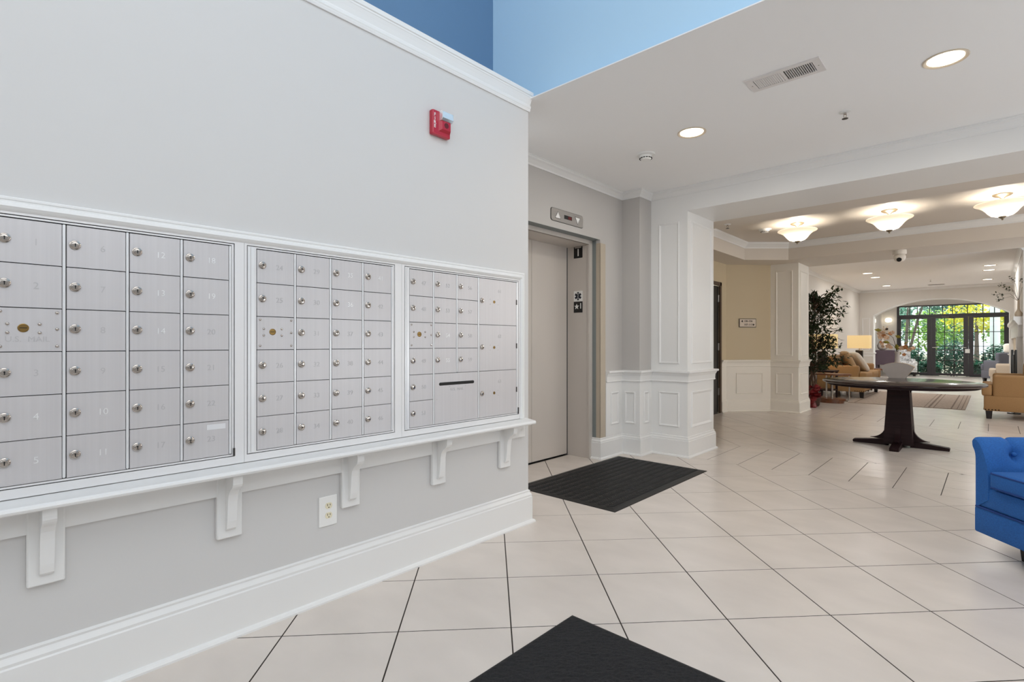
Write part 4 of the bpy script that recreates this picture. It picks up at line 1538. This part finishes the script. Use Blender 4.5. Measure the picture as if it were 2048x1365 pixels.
def oval(mb, a, b_, z0, z1, n=36):
    mb.prism([(a * math.cos(2 * PI * i / n), b_ * math.sin(2 * PI * i / n), z0) for i in range(n)], (0, 0, z1 - z0))
    return mb


oval(MB(), 0.335, 0.24, 0.545, 0.572).build('tabletop', 'walnut_wood', st)
mb = oval(MB(), 0.215, 0.17, 0.0, 0.045)
oval(mb, 0.245, 0.19, 0.045, 0.085)
mb.build('base', 'walnut_wood', st)
for x in (-0.085, 0.015):
    MB().tube([(x, 0, 0.08), (x, 0, 0.55)], 0.016, n=12).build('post', 'chrome', st, smooth=True)
for s_ in (-1, 1):
    MB().tube([(s_ * 0.305, -0.02, 0.548), (s_ * 0.305, -0.02, 0.12), (s_ * 0.298, -0.02, 0.07), (s_ * 0.27, -0.02, 0.045), (s_ * 0.20, -0.02, 0.04)], 0.012, n=10).build('side_tube', 'chrome', st, smooth=True)

# end tables and lamps
def end_table(label, x, y):
    t = thing('end_table', label, 'side table', (x, y, 0))
    MB().rbox(-0.26, 0.26, -0.26, 0.26, 0.565, 0.60, r=0.005, seg=1).build('tabletop', 'espresso_wood', t)
    MB().box(-0.23, 0.23, -0.23, 0.23, 0.18, 0.20).build('lower_shelf', 'espresso_wood', t)
    legs(t, [(-0.22, -0.22), (0.22, -0.22), (0.22, 0.22), (-0.22, 0.22)], 0.57, 0.022, 'espresso_wood')


def lamp(label, x, y, w, z0, z1):
    t = thing('table_lamp', label, 'lamp', (x, y, 0.60))
    MB().rbox(-0.075, 0.075, -0.05, 0.05, 0.0, 0.40, r=0.006, seg=1).build('base', 'black_wood', t)
    MB().tube([(0, 0, 0.40), (0, 0, z0 - 0.60 + 0.12)], 0.010).build('stem', 'brushed_nickel', t)
    a, b_ = w / 2, w / 2 * 0.72
    mb = MB()
    q0 = [(-a, -b_), (a, -b_), (a, b_), (-a, b_)]
    vs = []
    for (k, z) in ((1, z0), (1, z1), (0.985, z1), (0.985, z0)):
        vs += [(x_ * k, y_ * k, z - 0.60) for x_, y_ in q0]
    fs = []
    for k in range(3):
        fs += [(k * 4 + i, k * 4 + (i + 1) % 4, (k + 1) * 4 + (i + 1) % 4, (k + 1) * 4 + i) for i in range(4)]
    mb.add(vs, fs)
    mb.build('lamp_shade', 'lamp_shade', t)
    point('lamp_bulb', (x, y, (z0 + z1) / 2), 5, (1, 0.82, 0.55), 0.04)


end_table('dark end table holding a lamp at the far end of the loveseat', -2.44, 15.42)
lamp('lit table lamp with a rectangular shade beyond the loveseat', -2.44, 15.42, 0.46, 1.045, 1.365)
end_table('dark end table mostly hidden behind the ficus', -2.66, 12.62)
lamp('lit table lamp glowing behind the ficus leaves', -2.66, 12.62, 0.50, 1.06, 1.36)

# ficus
FXc, FYc = -2.46, 10.95
fc = thing('potted_ficus', 'tall potted ficus tree beside the far white pier', 'plant', (FXc, FYc, 0))
MB().lathe([(0.09, 0), (0.105, 0.02), (0.125, 0.20), (0.13, 0.27), (0.12, 0.275), (0.11, 0.25)], n=24).build('pot', 'pot_dark', fc, smooth=True)
rnd = random.Random(21)
mb = MB()
for k in range(3):
    p0 = Vector((rnd.uniform(-.03, .03), rnd.uniform(-.03, .03), 0.24))
    pts = [p0 + Vector((0.05 * math.sin(i * 1.3 + k * 2), 0.05 * math.cos(i * 1.1 + k * 2), i * 0.24)) for i in range(7)]
    mb.tube(pts, [0.020 - 0.0022 * i for i in range(7)], n=7)
mb.build('trunk', 'bark', fc, smooth=True)
mb = MB()
tips = []
for k in range(120):
    z = rnd.uniform(0.66, 2.05)
    a_ = rnd.uniform(0, 2 * PI)
    prof_ = (0.44 if z < 0.95 else 0.34 if z < 1.2 else 0.43 if z < 1.75 else 0.32)
    r_ = prof_ * rnd.uniform(.55, 1.05)
    p1 = Vector((0.13 + r_ * math.cos(a_), r_ * math.sin(a_), z + rnd.uniform(-.02, .10)))
    mid = Vector((p1.x * .5, p1.y * .5, z + .05))
    mb.tube([(0, 0, z - .12), mid, p1], [0.006, 0.004, 0.002], n=4, cap=False)
    tips.append((Vector((0, 0, z - .1)), mid, p1))
mb.tube([(0.1, 0, 1.8), (0.3, -0.02, 2.08), (0.38, -0.03, 2.18)], [0.006, 0.004, 0.002], n=4, cap=False)
tips.append((Vector((0.1, 0, 1.85)), Vector((.3, -.02, 2.08)), Vector((.38, -.03, 2.18))))
tips.append((Vector((0.1, 0, 1.9)), Vector((.28, -.02, 2.08)), Vector((.42, -.03, 2.20))))
mb.build('twigs', 'bark', fc)
mb = MB()
for a, b_, c_ in tips:
    for i in range(19):
        t_ = rnd.uniform(.35, 1.05)
        p = (a * (1 - t_) ** 2 + b_ * 2 * t_ * (1 - t_) + c_ * t_ * t_) + Vector((rnd.uniform(-.05, .05), rnd.uniform(-.05, .05), rnd.uniform(-.05, .05)))
        d = Vector((rnd.uniform(-1, 1), rnd.uniform(-1, 1), rnd.uniform(-1.0, .4)))
        leaf(mb, p, d, (rnd.uniform(-.5, .5), rnd.uniform(-.5, .5), 1), rnd.uniform(.075, .115), rnd.uniform(.028, .040))
tag(mb.build('foliage', 'leaf_ficus', fc), kind='stuff')

fo = MB()
rnd = random.Random(5)
for k in range(7):
    a_ = rnd.uniform(0, 2 * PI)
    c_ = (0.05 * math.cos(a_), 0.05 * math.sin(a_), 0.10 + 0.045 * k)
    fo.superq(c_, (0.075, 0.07, 0.06), 1.6, 1.5, 14, 8)
for k in range(26):
    a_ = rnd.uniform(0, 2 * PI)
    leaf(fo, (0.04 * math.cos(a_), 0.04 * math.sin(a_), rnd.uniform(.18, .40)), (math.cos(a_), math.sin(a_), rnd.uniform(-.4, .8)), (0, 0, 1), .12, .09, 0, .3)
fo.lathe([(0.05, 0), (0.065, 0.02), (0.04, 0.10)], n=14)
o = fo.build('red_bow', 'red_foil', None)
o.location = (-2.40, 10.68, 0)
tag(o, 'crumpled dark red ribbon bow on the floor by the ficus pot', 'bow')

# fireplace on the chimney breast
fp = thing('fireplace', 'white fireplace mantel on the lounge wall at the right edge', 'fireplace', (0.375, 14.7, 0))
MB().box(-0.075, 0.0, -2.35, -2.0, 0, 1.28).box(-0.085, 0.0, -2.37, -1.98, 0, 0.14).build('pilaster', 'white_trim', fp)
MB().box(-0.075, 0.0, 2.0, 2.35, 0, 1.28).box(-0.085, 0.0, 1.98, 2.37, 0, 0.14).build('pilaster', 'white_trim', fp)
MB().box(-0.060, 0.0, -2.40, 2.40, 1.28, 1.48).build('frieze', 'white_trim', fp)
mb = MB()
q = [(0, 1.48), (-0.060, 1.48), (-0.066, 1.50), (-0.085, 1.525), (-0.092, 1.545), (-0.110, 1.56), (-0.116, 1.565), (-0.116, 1.622), (0, 1.622)]
mb.prism([(x, -2.46, z) for x, z in q][::-1], (0, 4.92, 0))
mb.build('mantel_shelf', 'white_trim', fp)
MB().box(-0.012, 0.0, -2.0, 2.0, 0, 1.0).build('firebox', 'black_slot', fp)
MB().box(-0.020, 0.0, -2.0, 2.0, 1.0, 1.28).build('slip', 'ceramic_beige', fp)
mv = thing('mantel_vase', 'small beige bottle vase standing on the fireplace mantel', 'vase', (0.325, 12.33, 1.622))
MB().lathe([(0.040, 0), (0.050, 0.02), (0.050, 0.06), (0.028, 0.10), (0.016, 0.13), (0.014, 0.27), (0.018, 0.285), (0.014, 0.285)], n=22, cap=False).build('vase_body', 'ceramic_beige', mv, smooth=True)
mbr = thing('leafy_sprig', 'wispy green leafy sprig spreading from the mantel vase', 'branch', (0.325, 12.33, 1.80))
rnd = random.Random(9)
mb = MB()
ml = MB()
for (dx, dz) in ((-.30, .12), (-.24, .30), (-.10, .42), (-.16, .22), (.05, .38), (-.28, .02), (.12, .3)):
    e_ = Vector((dx, rnd.uniform(-.06, .06), dz + .09))
    mid = Vector((dx * .35, 0, .16 + dz * .5))
    mb.tube([(0, 0, 0), (0, 0, 0.08), mid, e_], [0.003, 0.003, .002, .0012], n=5)
    for i in range(16):
        t_ = rnd.uniform(.45, 1.0)
        p = mid.lerp(e_, t_) + Vector((rnd.uniform(-.03, .03), rnd.uniform(-.03, .03), rnd.uniform(-.03, .03)))
        leaf(ml, p, (rnd.uniform(-1, 1), rnd.uniform(-1, 1), rnd.uniform(-1, 1)), (0, 0, 1), .036, .026)
mb.build('stems', 'stem_brown', mbr)
tag(ml.build('foliage', 'leaf_ficus', mbr), kind='stuff')
ft = thing('fire_tools', 'black iron fire tool stand beside the mantel', 'fire tools', (0.262, 11.98, 0))
mb = MB().lathe([(0.085, 0), (0.085, 0.015), (0.02, 0.025)], n=20)
mb.build('foot', 'iron_black', ft)
MB().tube([(0, 0, 0.02), (0, 0, 0.98)], 0.010).build('stand', 'iron_black', ft)
for a_ in (0.6, 2.2, 3.8, 5.4):
    x, y = 0.036 * math.cos(a_), 0.036 * math.sin(a_)
    MB().tube([(x, y, 0.12), (x, y, 0.95), (x * .8, y * .8, 1.06)], [0.010, 0.008, 0.012]).build('tool', 'iron_black', ft)
db = thing('dried_grass_basket', 'rust coloured dried grasses in a basket beside the chimney', 'plant', (0.50, 11.985, 0))
MB().lathe([(0.09, 0), (0.11, 0.2), (0.10, 0.42)], n=20).build('basket', 'walnut_wood', db, smooth=True)
mb = MB()
rnd = random.Random(12)
for k in range(70):
    a_ = rnd.uniform(0, 2 * PI)
    s_ = rnd.uniform(.02, .13)
    mb.tube([(0.03 * math.cos(a_), 0.03 * math.sin(a_), .40), (s_ * .7 * math.cos(a_), s_ * .7 * math.sin(a_), .8), (s_ * math.cos(a_), s_ * math.sin(a_), rnd.uniform(.95, 1.25))], [.004, .006, .002], n=4)
tag(mb.build('grasses', 'rust_dry', db), kind='stuff')

# lounge ceiling: downlights, air vent, sprinkler
for x, y, lb in ((-2.139, 14.523, 'nearest lit downlight on the left side of the lounge ceiling'), (-2.129, 15.55, 'second lit downlight on the left side of the lounge ceiling'), (-2.206, 18.031, 'farthest lit downlight on the left side of the lounge ceiling'),
                 (-0.038, 14.774, 'nearest lit downlight on the right side of the lounge ceiling'), (-0.057, 15.7, 'second lit downlight on the right side of the lounge ceiling'), (-0.094, 17.95, 'farthest lit downlight on the right side of the lounge ceiling')):
    downlight(x, y, 2.8, 0.115, lb, 'downlights in the lounge ceiling', LOUNGE_W, True, (1, 0.98, 0.95))
v2 = thing('air_vent', 'narrow dark slot vent in the lounge ceiling before the arch', 'vent', (-1.14, 18.51, 2.8))
MB().box(-0.19, 0.19, -0.06, 0.06, -0.008, 0).build('frame', 'vent_metal', v2)
for k in range(5):
    MB().box(-0.17, 0.17, -0.046 + k * 0.02, -0.034 + k * 0.02, -0.012, -0.006).build('slat', 'steel_dark', v2)
sprinkler(-1.169, 17.1, 2.8, 'fire sprinkler head on the lounge ceiling before the slot vent')

# vestibule pieces
ch = thing('plum_cabinet', 'dark plum cabinet on legs at the left of the garden vestibule', 'cabinet', (-2.76, 22.5, 0))
MB().rbox(-0.30, 0.28, -0.30, 0.30, 0.42, 0.93, r=0.006, seg=1).build('body', 'plum_wood', ch)
for y in (-0.15, 0.15):
    MB().rbox(0.275, 0.292, y - 0.14, y + 0.14, 0.45, 0.90, r=0.003, seg=1).build('door', 'plum_wood', ch)
    MB().superq((0.30, y * 0.2, 0.69), (0.010, 0.010, 0.010), 1, 1, 10, 6).build('knob', 'steel', ch)
legs(ch, [(-0.25, -0.25), (0.24, -0.25), (0.24, 0.25), (-0.25, 0.25)], 0.43, 0.028, 'plum_wood')
vv = thing('cabinet_vase', 'rounded grey vase with a dry spray on the plum cabinet', 'vase', (-2.86, 22.4, 0.93))
MB().lathe([(0.06, 0), (0.13, 0.05), (0.16, 0.15), (0.12, 0.26), (0.04, 0.34), (0.035, 0.40), (0.045, 0.42)], n=24, cap=False).build('vase_body', 'ceramic_taupe', vv, smooth=True)
mb = MB()
rnd = random.Random(33)
for k in range(9):
    e_ = Vector((rnd.uniform(-.12, .22), rnd.uniform(-.2, .2), rnd.uniform(.55, .85)))
    mb.tube([(0, 0, .36), e_ * .7, e_], .004, n=4)
    for i in range(6):
        leaf(mb, e_ * rnd.uniform(.7, 1), (rnd.uniform(-1, 1), rnd.uniform(-1, 1), .4), (0, 0, 1), .09, .05)
mb.build('dry_spray', 'ceramic_edge', vv)
pc = seat('accent_chair', 'small grey and white patterned chair by the garden doors', 'chair', (-2.35, 23.4, 0), R(-60), 0.6, 0.6, 'pattern_fabric', 1, arm_h=0.62, back_h=0.95, leg_h=0.14, nails=False, pads=False)
bt = thing('bench_table', 'low brown wooden table with dark legs before the arch', 'side table', (-2.30, 18.4, 0))
MB().rbox(-0.30, 0.30, -0.25, 0.25, 0.40, 0.44, r=0.004, seg=1).build('tabletop', 'walnut_wood', bt)
legs(bt, [(-0.26, -0.21), (0.26, -0.21), (0.26, 0.21), (-0.26, 0.21)], 0.41, 0.03)
wm = thing('wall_mirror', 'tall silver framed mirror on the vestibule left wall', 'mirror', (-3.1, 22.2, 1.0))
MB().rbox(0, 0.03, -0.40, 0.40, 0, 1.05, r=0.006, seg=1).build('frame', 'chrome', wm)
MB().box(0.029, 0.032, -0.33, 0.33, 0.07, 0.98).build('glass', 'mirror', wm)
ws = thing('wall_sconce', 'glowing round wall sconce left of the garden doors', 'wall lamp', (-2.90, 24.3, 2.02))
MB().lathe([(0.06, 0), (0.06, 0.02), (0.02, 0.03), (0.015, 0.08)], n=20, ax=AXMY).build('bracket', 'steel', ws)
MB().superq((0, -0.10, 0.03), (0.105, 0.085, 0.085), 0.8, 0.8, 20, 12).build('globe', 'sconce_glass', ws, smooth=True)

# ================================================================== BLUE ARMCHAIR at the right edge
ang = math.atan2(-0.77, 0.64)
dW = Vector((math.cos(ang), math.sin(ang), 0))
dD = Vector((-math.sin(ang), math.cos(ang), 0))
P0 = Vector((-0.078, 3.959, 0)) + dW * 0.41 + dD * 0.41
ba = thing('blue_armchair', 'royal blue tufted armchair cut off at the right edge', 'armchair', tuple(P0), ang)
MB().rbox(-0.41, 0.41, -0.41, 0.41, 0.10, 0.245, r=0.012).build('base_rail', 'blue_fabric', ba, smooth=True)
MB().rbox(-0.407, 0.407, -0.407, 0.41, 0.250, 0.365, r=0.014).build('seat_deck', 'blue_fabric', ba, smooth=True)
MB().tube([(-0.396, -0.409, 0.2475), (0.396, -0.409, 0.2475)], 0.006, n=8).build('piping', 'blue_piping', ba)
MB().rbox(-0.285, 0.285, -0.435, 0.22, 0.372, 0.470, r=0.022, seg=3).build('seat_cushion', 'blue_fabric', ba, smooth=True)
mb = MB()
for z in (0.384, 0.459):
    mb.tube([(-0.283, 0.0, z), (-0.283, -0.415, z), (-0.27, -0.433, z), (0.27, -0.433, z), (0.283, -0.415, z)], 0.0045, n=6)
mb.build('cushion_piping', 'blue_piping', ba)


def tufted(name, length, mirror, mtx):
    """rolled, button-tufted arm: cross-section in (w, z), swept along its length."""
    prof = [(0.105, 0.30), (0.108, 0.40), (0.100, 0.48), (0.078, 0.555), (0.052, 0.602), (0.030, 0.625), (0.005, 0.636), (-0.012, 0.630), (-0.024, 0.612), (-0.022, 0.590), (-0.008, 0.565), (0.0, 0.53), (0.0, 0.42), (0.0, 0.30), (0.0, 0.24)]
    fine = []
    for i in range(len(prof) - 1):
        for k in range(3):
            t_ = k / 3
            fine.append((prof[i][0] * (1 - t_) + prof[i + 1][0] * t_, prof[i][1] * (1 - t_) + prof[i + 1][1] * t_))
    fine.append(prof[-1])
    # smooth once
    fine = [fine[0]] + [tuple((fine[i - 1][c] + 2 * fine[i][c] + fine[i + 1][c]) / 4 for c in (0, 1)) for i in range(1, len(fine) - 1)] + [fine[-1]]
    NU = 60
    buttons = [(0.165 + 0.20 * k, 0.545) for k in range(int(length / 0.20))]
    vs = []
    n = len(fine)
    for iu in range(NU + 1):
        s_ = length * iu / NU
        for j, (w, z) in enumerate(fine):
            a = fine[max(j - 1, 0)]
            b_ = fine[min(j + 1, n - 1)]
            nn = Vector((-(a[1] - b_[1]), (a[0] - b_[0])))
            nn = nn.normalized() if nn.length else Vector((1, 0))
            nn = Vector((abs(nn.x) if j < n * .45 else -abs(nn.x), nn.y if nn.y >= 0 else -nn.y))
            d = 0
            if j < n * 0.62:
                for bs, bz in buttons:
                    r2 = (s_ - bs) ** 2 + (z - bz) ** 2 * 1.2
                    d -= 0.034 * math.exp(-r2 / 0.0016)
                    if z > bz - .02:      # pleats running up from each button over the roll
                        d -= 0.013 * math.exp(-((s_ - bs) / 0.012) ** 2)
            edge = min(s_, length - s_)
            d -= 0.012 * math.exp(-(edge / 0.010) ** 2)
            p = Vector((w, z)) + nn * d
            q = (p.x, s_, p.y)
            vs.append(q)
    fs = []
    for iu in range(NU):
        for j in range(n - 1):
            fs.append((iu * n + j, iu * n + j + 1, (iu + 1) * n + j + 1, (iu + 1) * n + j))
    fs.append(tuple(range(n)))
    fs.append(tuple(reversed(range(NU * n, (NU + 1) * n))))
    mb = MB()
    mb.X = mtx
    mb.add(vs, fs)
    o = mb.build(name, 'blue_fabric', ba, smooth=True)
    for bs, bz in buttons:
        bb = MB()
        bb.X = mtx
        bb.superq((0.060, bs, bz + 0.003), (0.011, 0.013, 0.013), 1, 1, 12, 8)
        bb.build('button', 'blue_fabric', o, smooth=True)
    return o


tufted('arm', 0.78, False, Matrix.Translation((-0.41, -0.41, 0)))
tufted('arm', 0.78, True, Matrix.Translation((0.41, -0.41, 0)) @ Matrix.Diagonal((-1, 1, 1, 1)))
tufted('back', 0.80, False, Matrix.Translation((-0.40, 0.43, 0)) @ Matrix.Rotation(R(-90), 4, 'Z'))
legs(ba, [(-0.22, -0.28), (0.30, -0.28), (0.30, 0.30), (-0.22, 0.30)], 0.105, 0.028)

# ================================================================== GARDEN behind the doors
struct('ground', MB().box(-30, 30, 24.5, 80, -0.4, -0.12), 'garden_soil')


def crown(mb, c, rad, n, L_, w_, rnd):
    for i in range(n):
        while True:
            p = Vector((rnd.uniform(-1, 1), rnd.uniform(-1, 1), rnd.uniform(-1, 1)))
            if 0.25 < p.length < 1:
                break
        q = Vector((c[0] + p.x * rad[0], c[1] + p.y * rad[1], c[2] + p.z * rad[2]))
        leaf(mb, q, (rnd.uniform(-1, 1), rnd.uniform(-1, 1), rnd.uniform(-.8, .6)), (rnd.uniform(-.6, .6), rnd.uniform(-.6, .6), 1), L_ * rnd.uniform(.7, 1.2), w_ * rnd.uniform(.7, 1.2))


def shrub(label, x, y, r, h, m, seed):
    rnd = random.Random(seed)
    t = thing('garden_shrub', label, 'shrub', (x, y, -0.12), group='shrubs outside the garden doors')
    mb = MB()
    for k in range(5):
        a_ = 2 * PI * k / 5
        mb.tube([(0, 0, 0), (r * .3 * math.cos(a_), r * .3 * math.sin(a_), h * .5), (r * .6 * math.cos(a_), r * .6 * math.sin(a_), h * .8)], [.02, .012, .005], n=5)
    mb.build('stems', 'trunk_grey', t)
    mb = MB()
    crown(mb, (0, 0, h * .52), (r, r, h * .5), 1300, .15, .08, rnd)
    tag(mb.build('foliage', m, t), kind='stuff')


shrub('dark green shrub behind the left garden door leaf', -2.45, 26.2, 0.62, 1.15, 'leaf_deep', 1)
shrub('dense dark shrub behind the middle garden door leaf', -1.1, 26.4, 0.62, 1.35, 'leaf_deep', 2)
shrub('blue green shrub behind the right garden door leaf', 0.25, 26.3, 0.60, 1.25, 'leaf_deep', 3)
shrub('low dark shrub seen close through the left door leaf', -1.75, 25.2, 0.36, 0.62, 'leaf_deep', 4)
shrub('low dark shrub seen close through the right door leaf', -0.38, 25.2, 0.34, 0.60, 'leaf_deep', 5)


def tree(label, x, y, h, cr, m, seed, stems=1, n=2200, ls=.22, cz=None):
    rnd = random.Random(seed)
    t = thing('garden_tree', label, 'tree', (x, y, -0.12), group='trees outside the garden doors')
    mb = MB()
    for k in range(stems):
        a_ = 2 * PI * k / max(stems, 1) + .5
        s_ = 0 if stems == 1 else 1
        mb.tube([(s_ * .08 * math.cos(a_), s_ * .08 * math.sin(a_), 0), (s_ * .25 * math.cos(a_), s_ * .25 * math.sin(a_), h * .3), (s_ * .55 * math.cos(a_), s_ * .55 * math.sin(a_), h * .62), (s_ * .9 * math.cos(a_), s_ * .9 * math.sin(a_), h * .85)],
                [.12 if stems == 1 else .06, .09 if stems == 1 else .05, .06 if stems == 1 else .035, .015], n=7)
    mb.build('trunk', 'trunk_grey', t, smooth=True)
    mb = MB()
    crown(mb, (0, 0, cz if cz else h * .68), cr, n, ls, ls * .55, rnd)
    tag(mb.build('foliage', m, t), kind='stuff')


tree('grey multi-stemmed tree behind the left garden door leaf', -2.85, 28.6, 4.0, (1.0, .8, 1.2), 'leaf_teal', 11, 7, 420, .2, 3.4)
tree('yellow leaved tree behind the middle and right door leaves', -0.55, 33.0, 3.4, (1.35, 0.9, 0.75), 'leaf_yellow', 12, 1, 700, .22, 2.55)
tree('light green tree behind the middle garden door leaf', -2.3, 36.5, 3.6, (1.5, 1.0, 1.1), 'leaf_green', 13, 1, 1000, .26, 2.0)
tree('light green tree farther right behind the garden doors', 0.75, 37.5, 3.6, (1.3, 1.0, 1.0), 'leaf_green', 14, 1, 900, .26, 2.0)
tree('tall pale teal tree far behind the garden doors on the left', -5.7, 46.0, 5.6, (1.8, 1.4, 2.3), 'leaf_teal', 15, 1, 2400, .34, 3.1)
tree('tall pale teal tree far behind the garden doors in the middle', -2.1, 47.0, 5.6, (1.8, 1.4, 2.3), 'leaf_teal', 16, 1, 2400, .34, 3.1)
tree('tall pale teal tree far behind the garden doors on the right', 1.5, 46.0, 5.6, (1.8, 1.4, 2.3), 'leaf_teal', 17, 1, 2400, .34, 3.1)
po = thing('porch_column', 'pale round porch column outside the right garden door leaf', 'column', (0.07, 27.9, -0.12))
MB().lathe([(0.22, 0), (0.22, 0.12), (0.17, 0.16), (0.16, 0.2), (0.145, 3.0), (0.19, 3.05), (0.19, 3.2)], n=28).build('shaft', 'porch_white', po, smooth=True)

# repeats share a group
for base, grp in (('table_lamp', 'table lamps beside the loveseat'), ('end_table', 'end tables beside the loveseat'), ('orchid_branch', 'orchid branches in the fan vase'),
                  ('smoke_detector', 'ceiling smoke detectors'), ('sprinkler', 'ceiling sprinkler heads'), ('air_vent', 'ceiling air vents'),
                  ('throw_pillow', 'throw pillows on the lounge seats'), ('armchair', 'armchairs in the lounge and vestibule')):
    for o in bpy.data.objects:
        if o.parent is None and o.name.split('.')[0] == base and 'group' not in o:
            o['group'] = grp
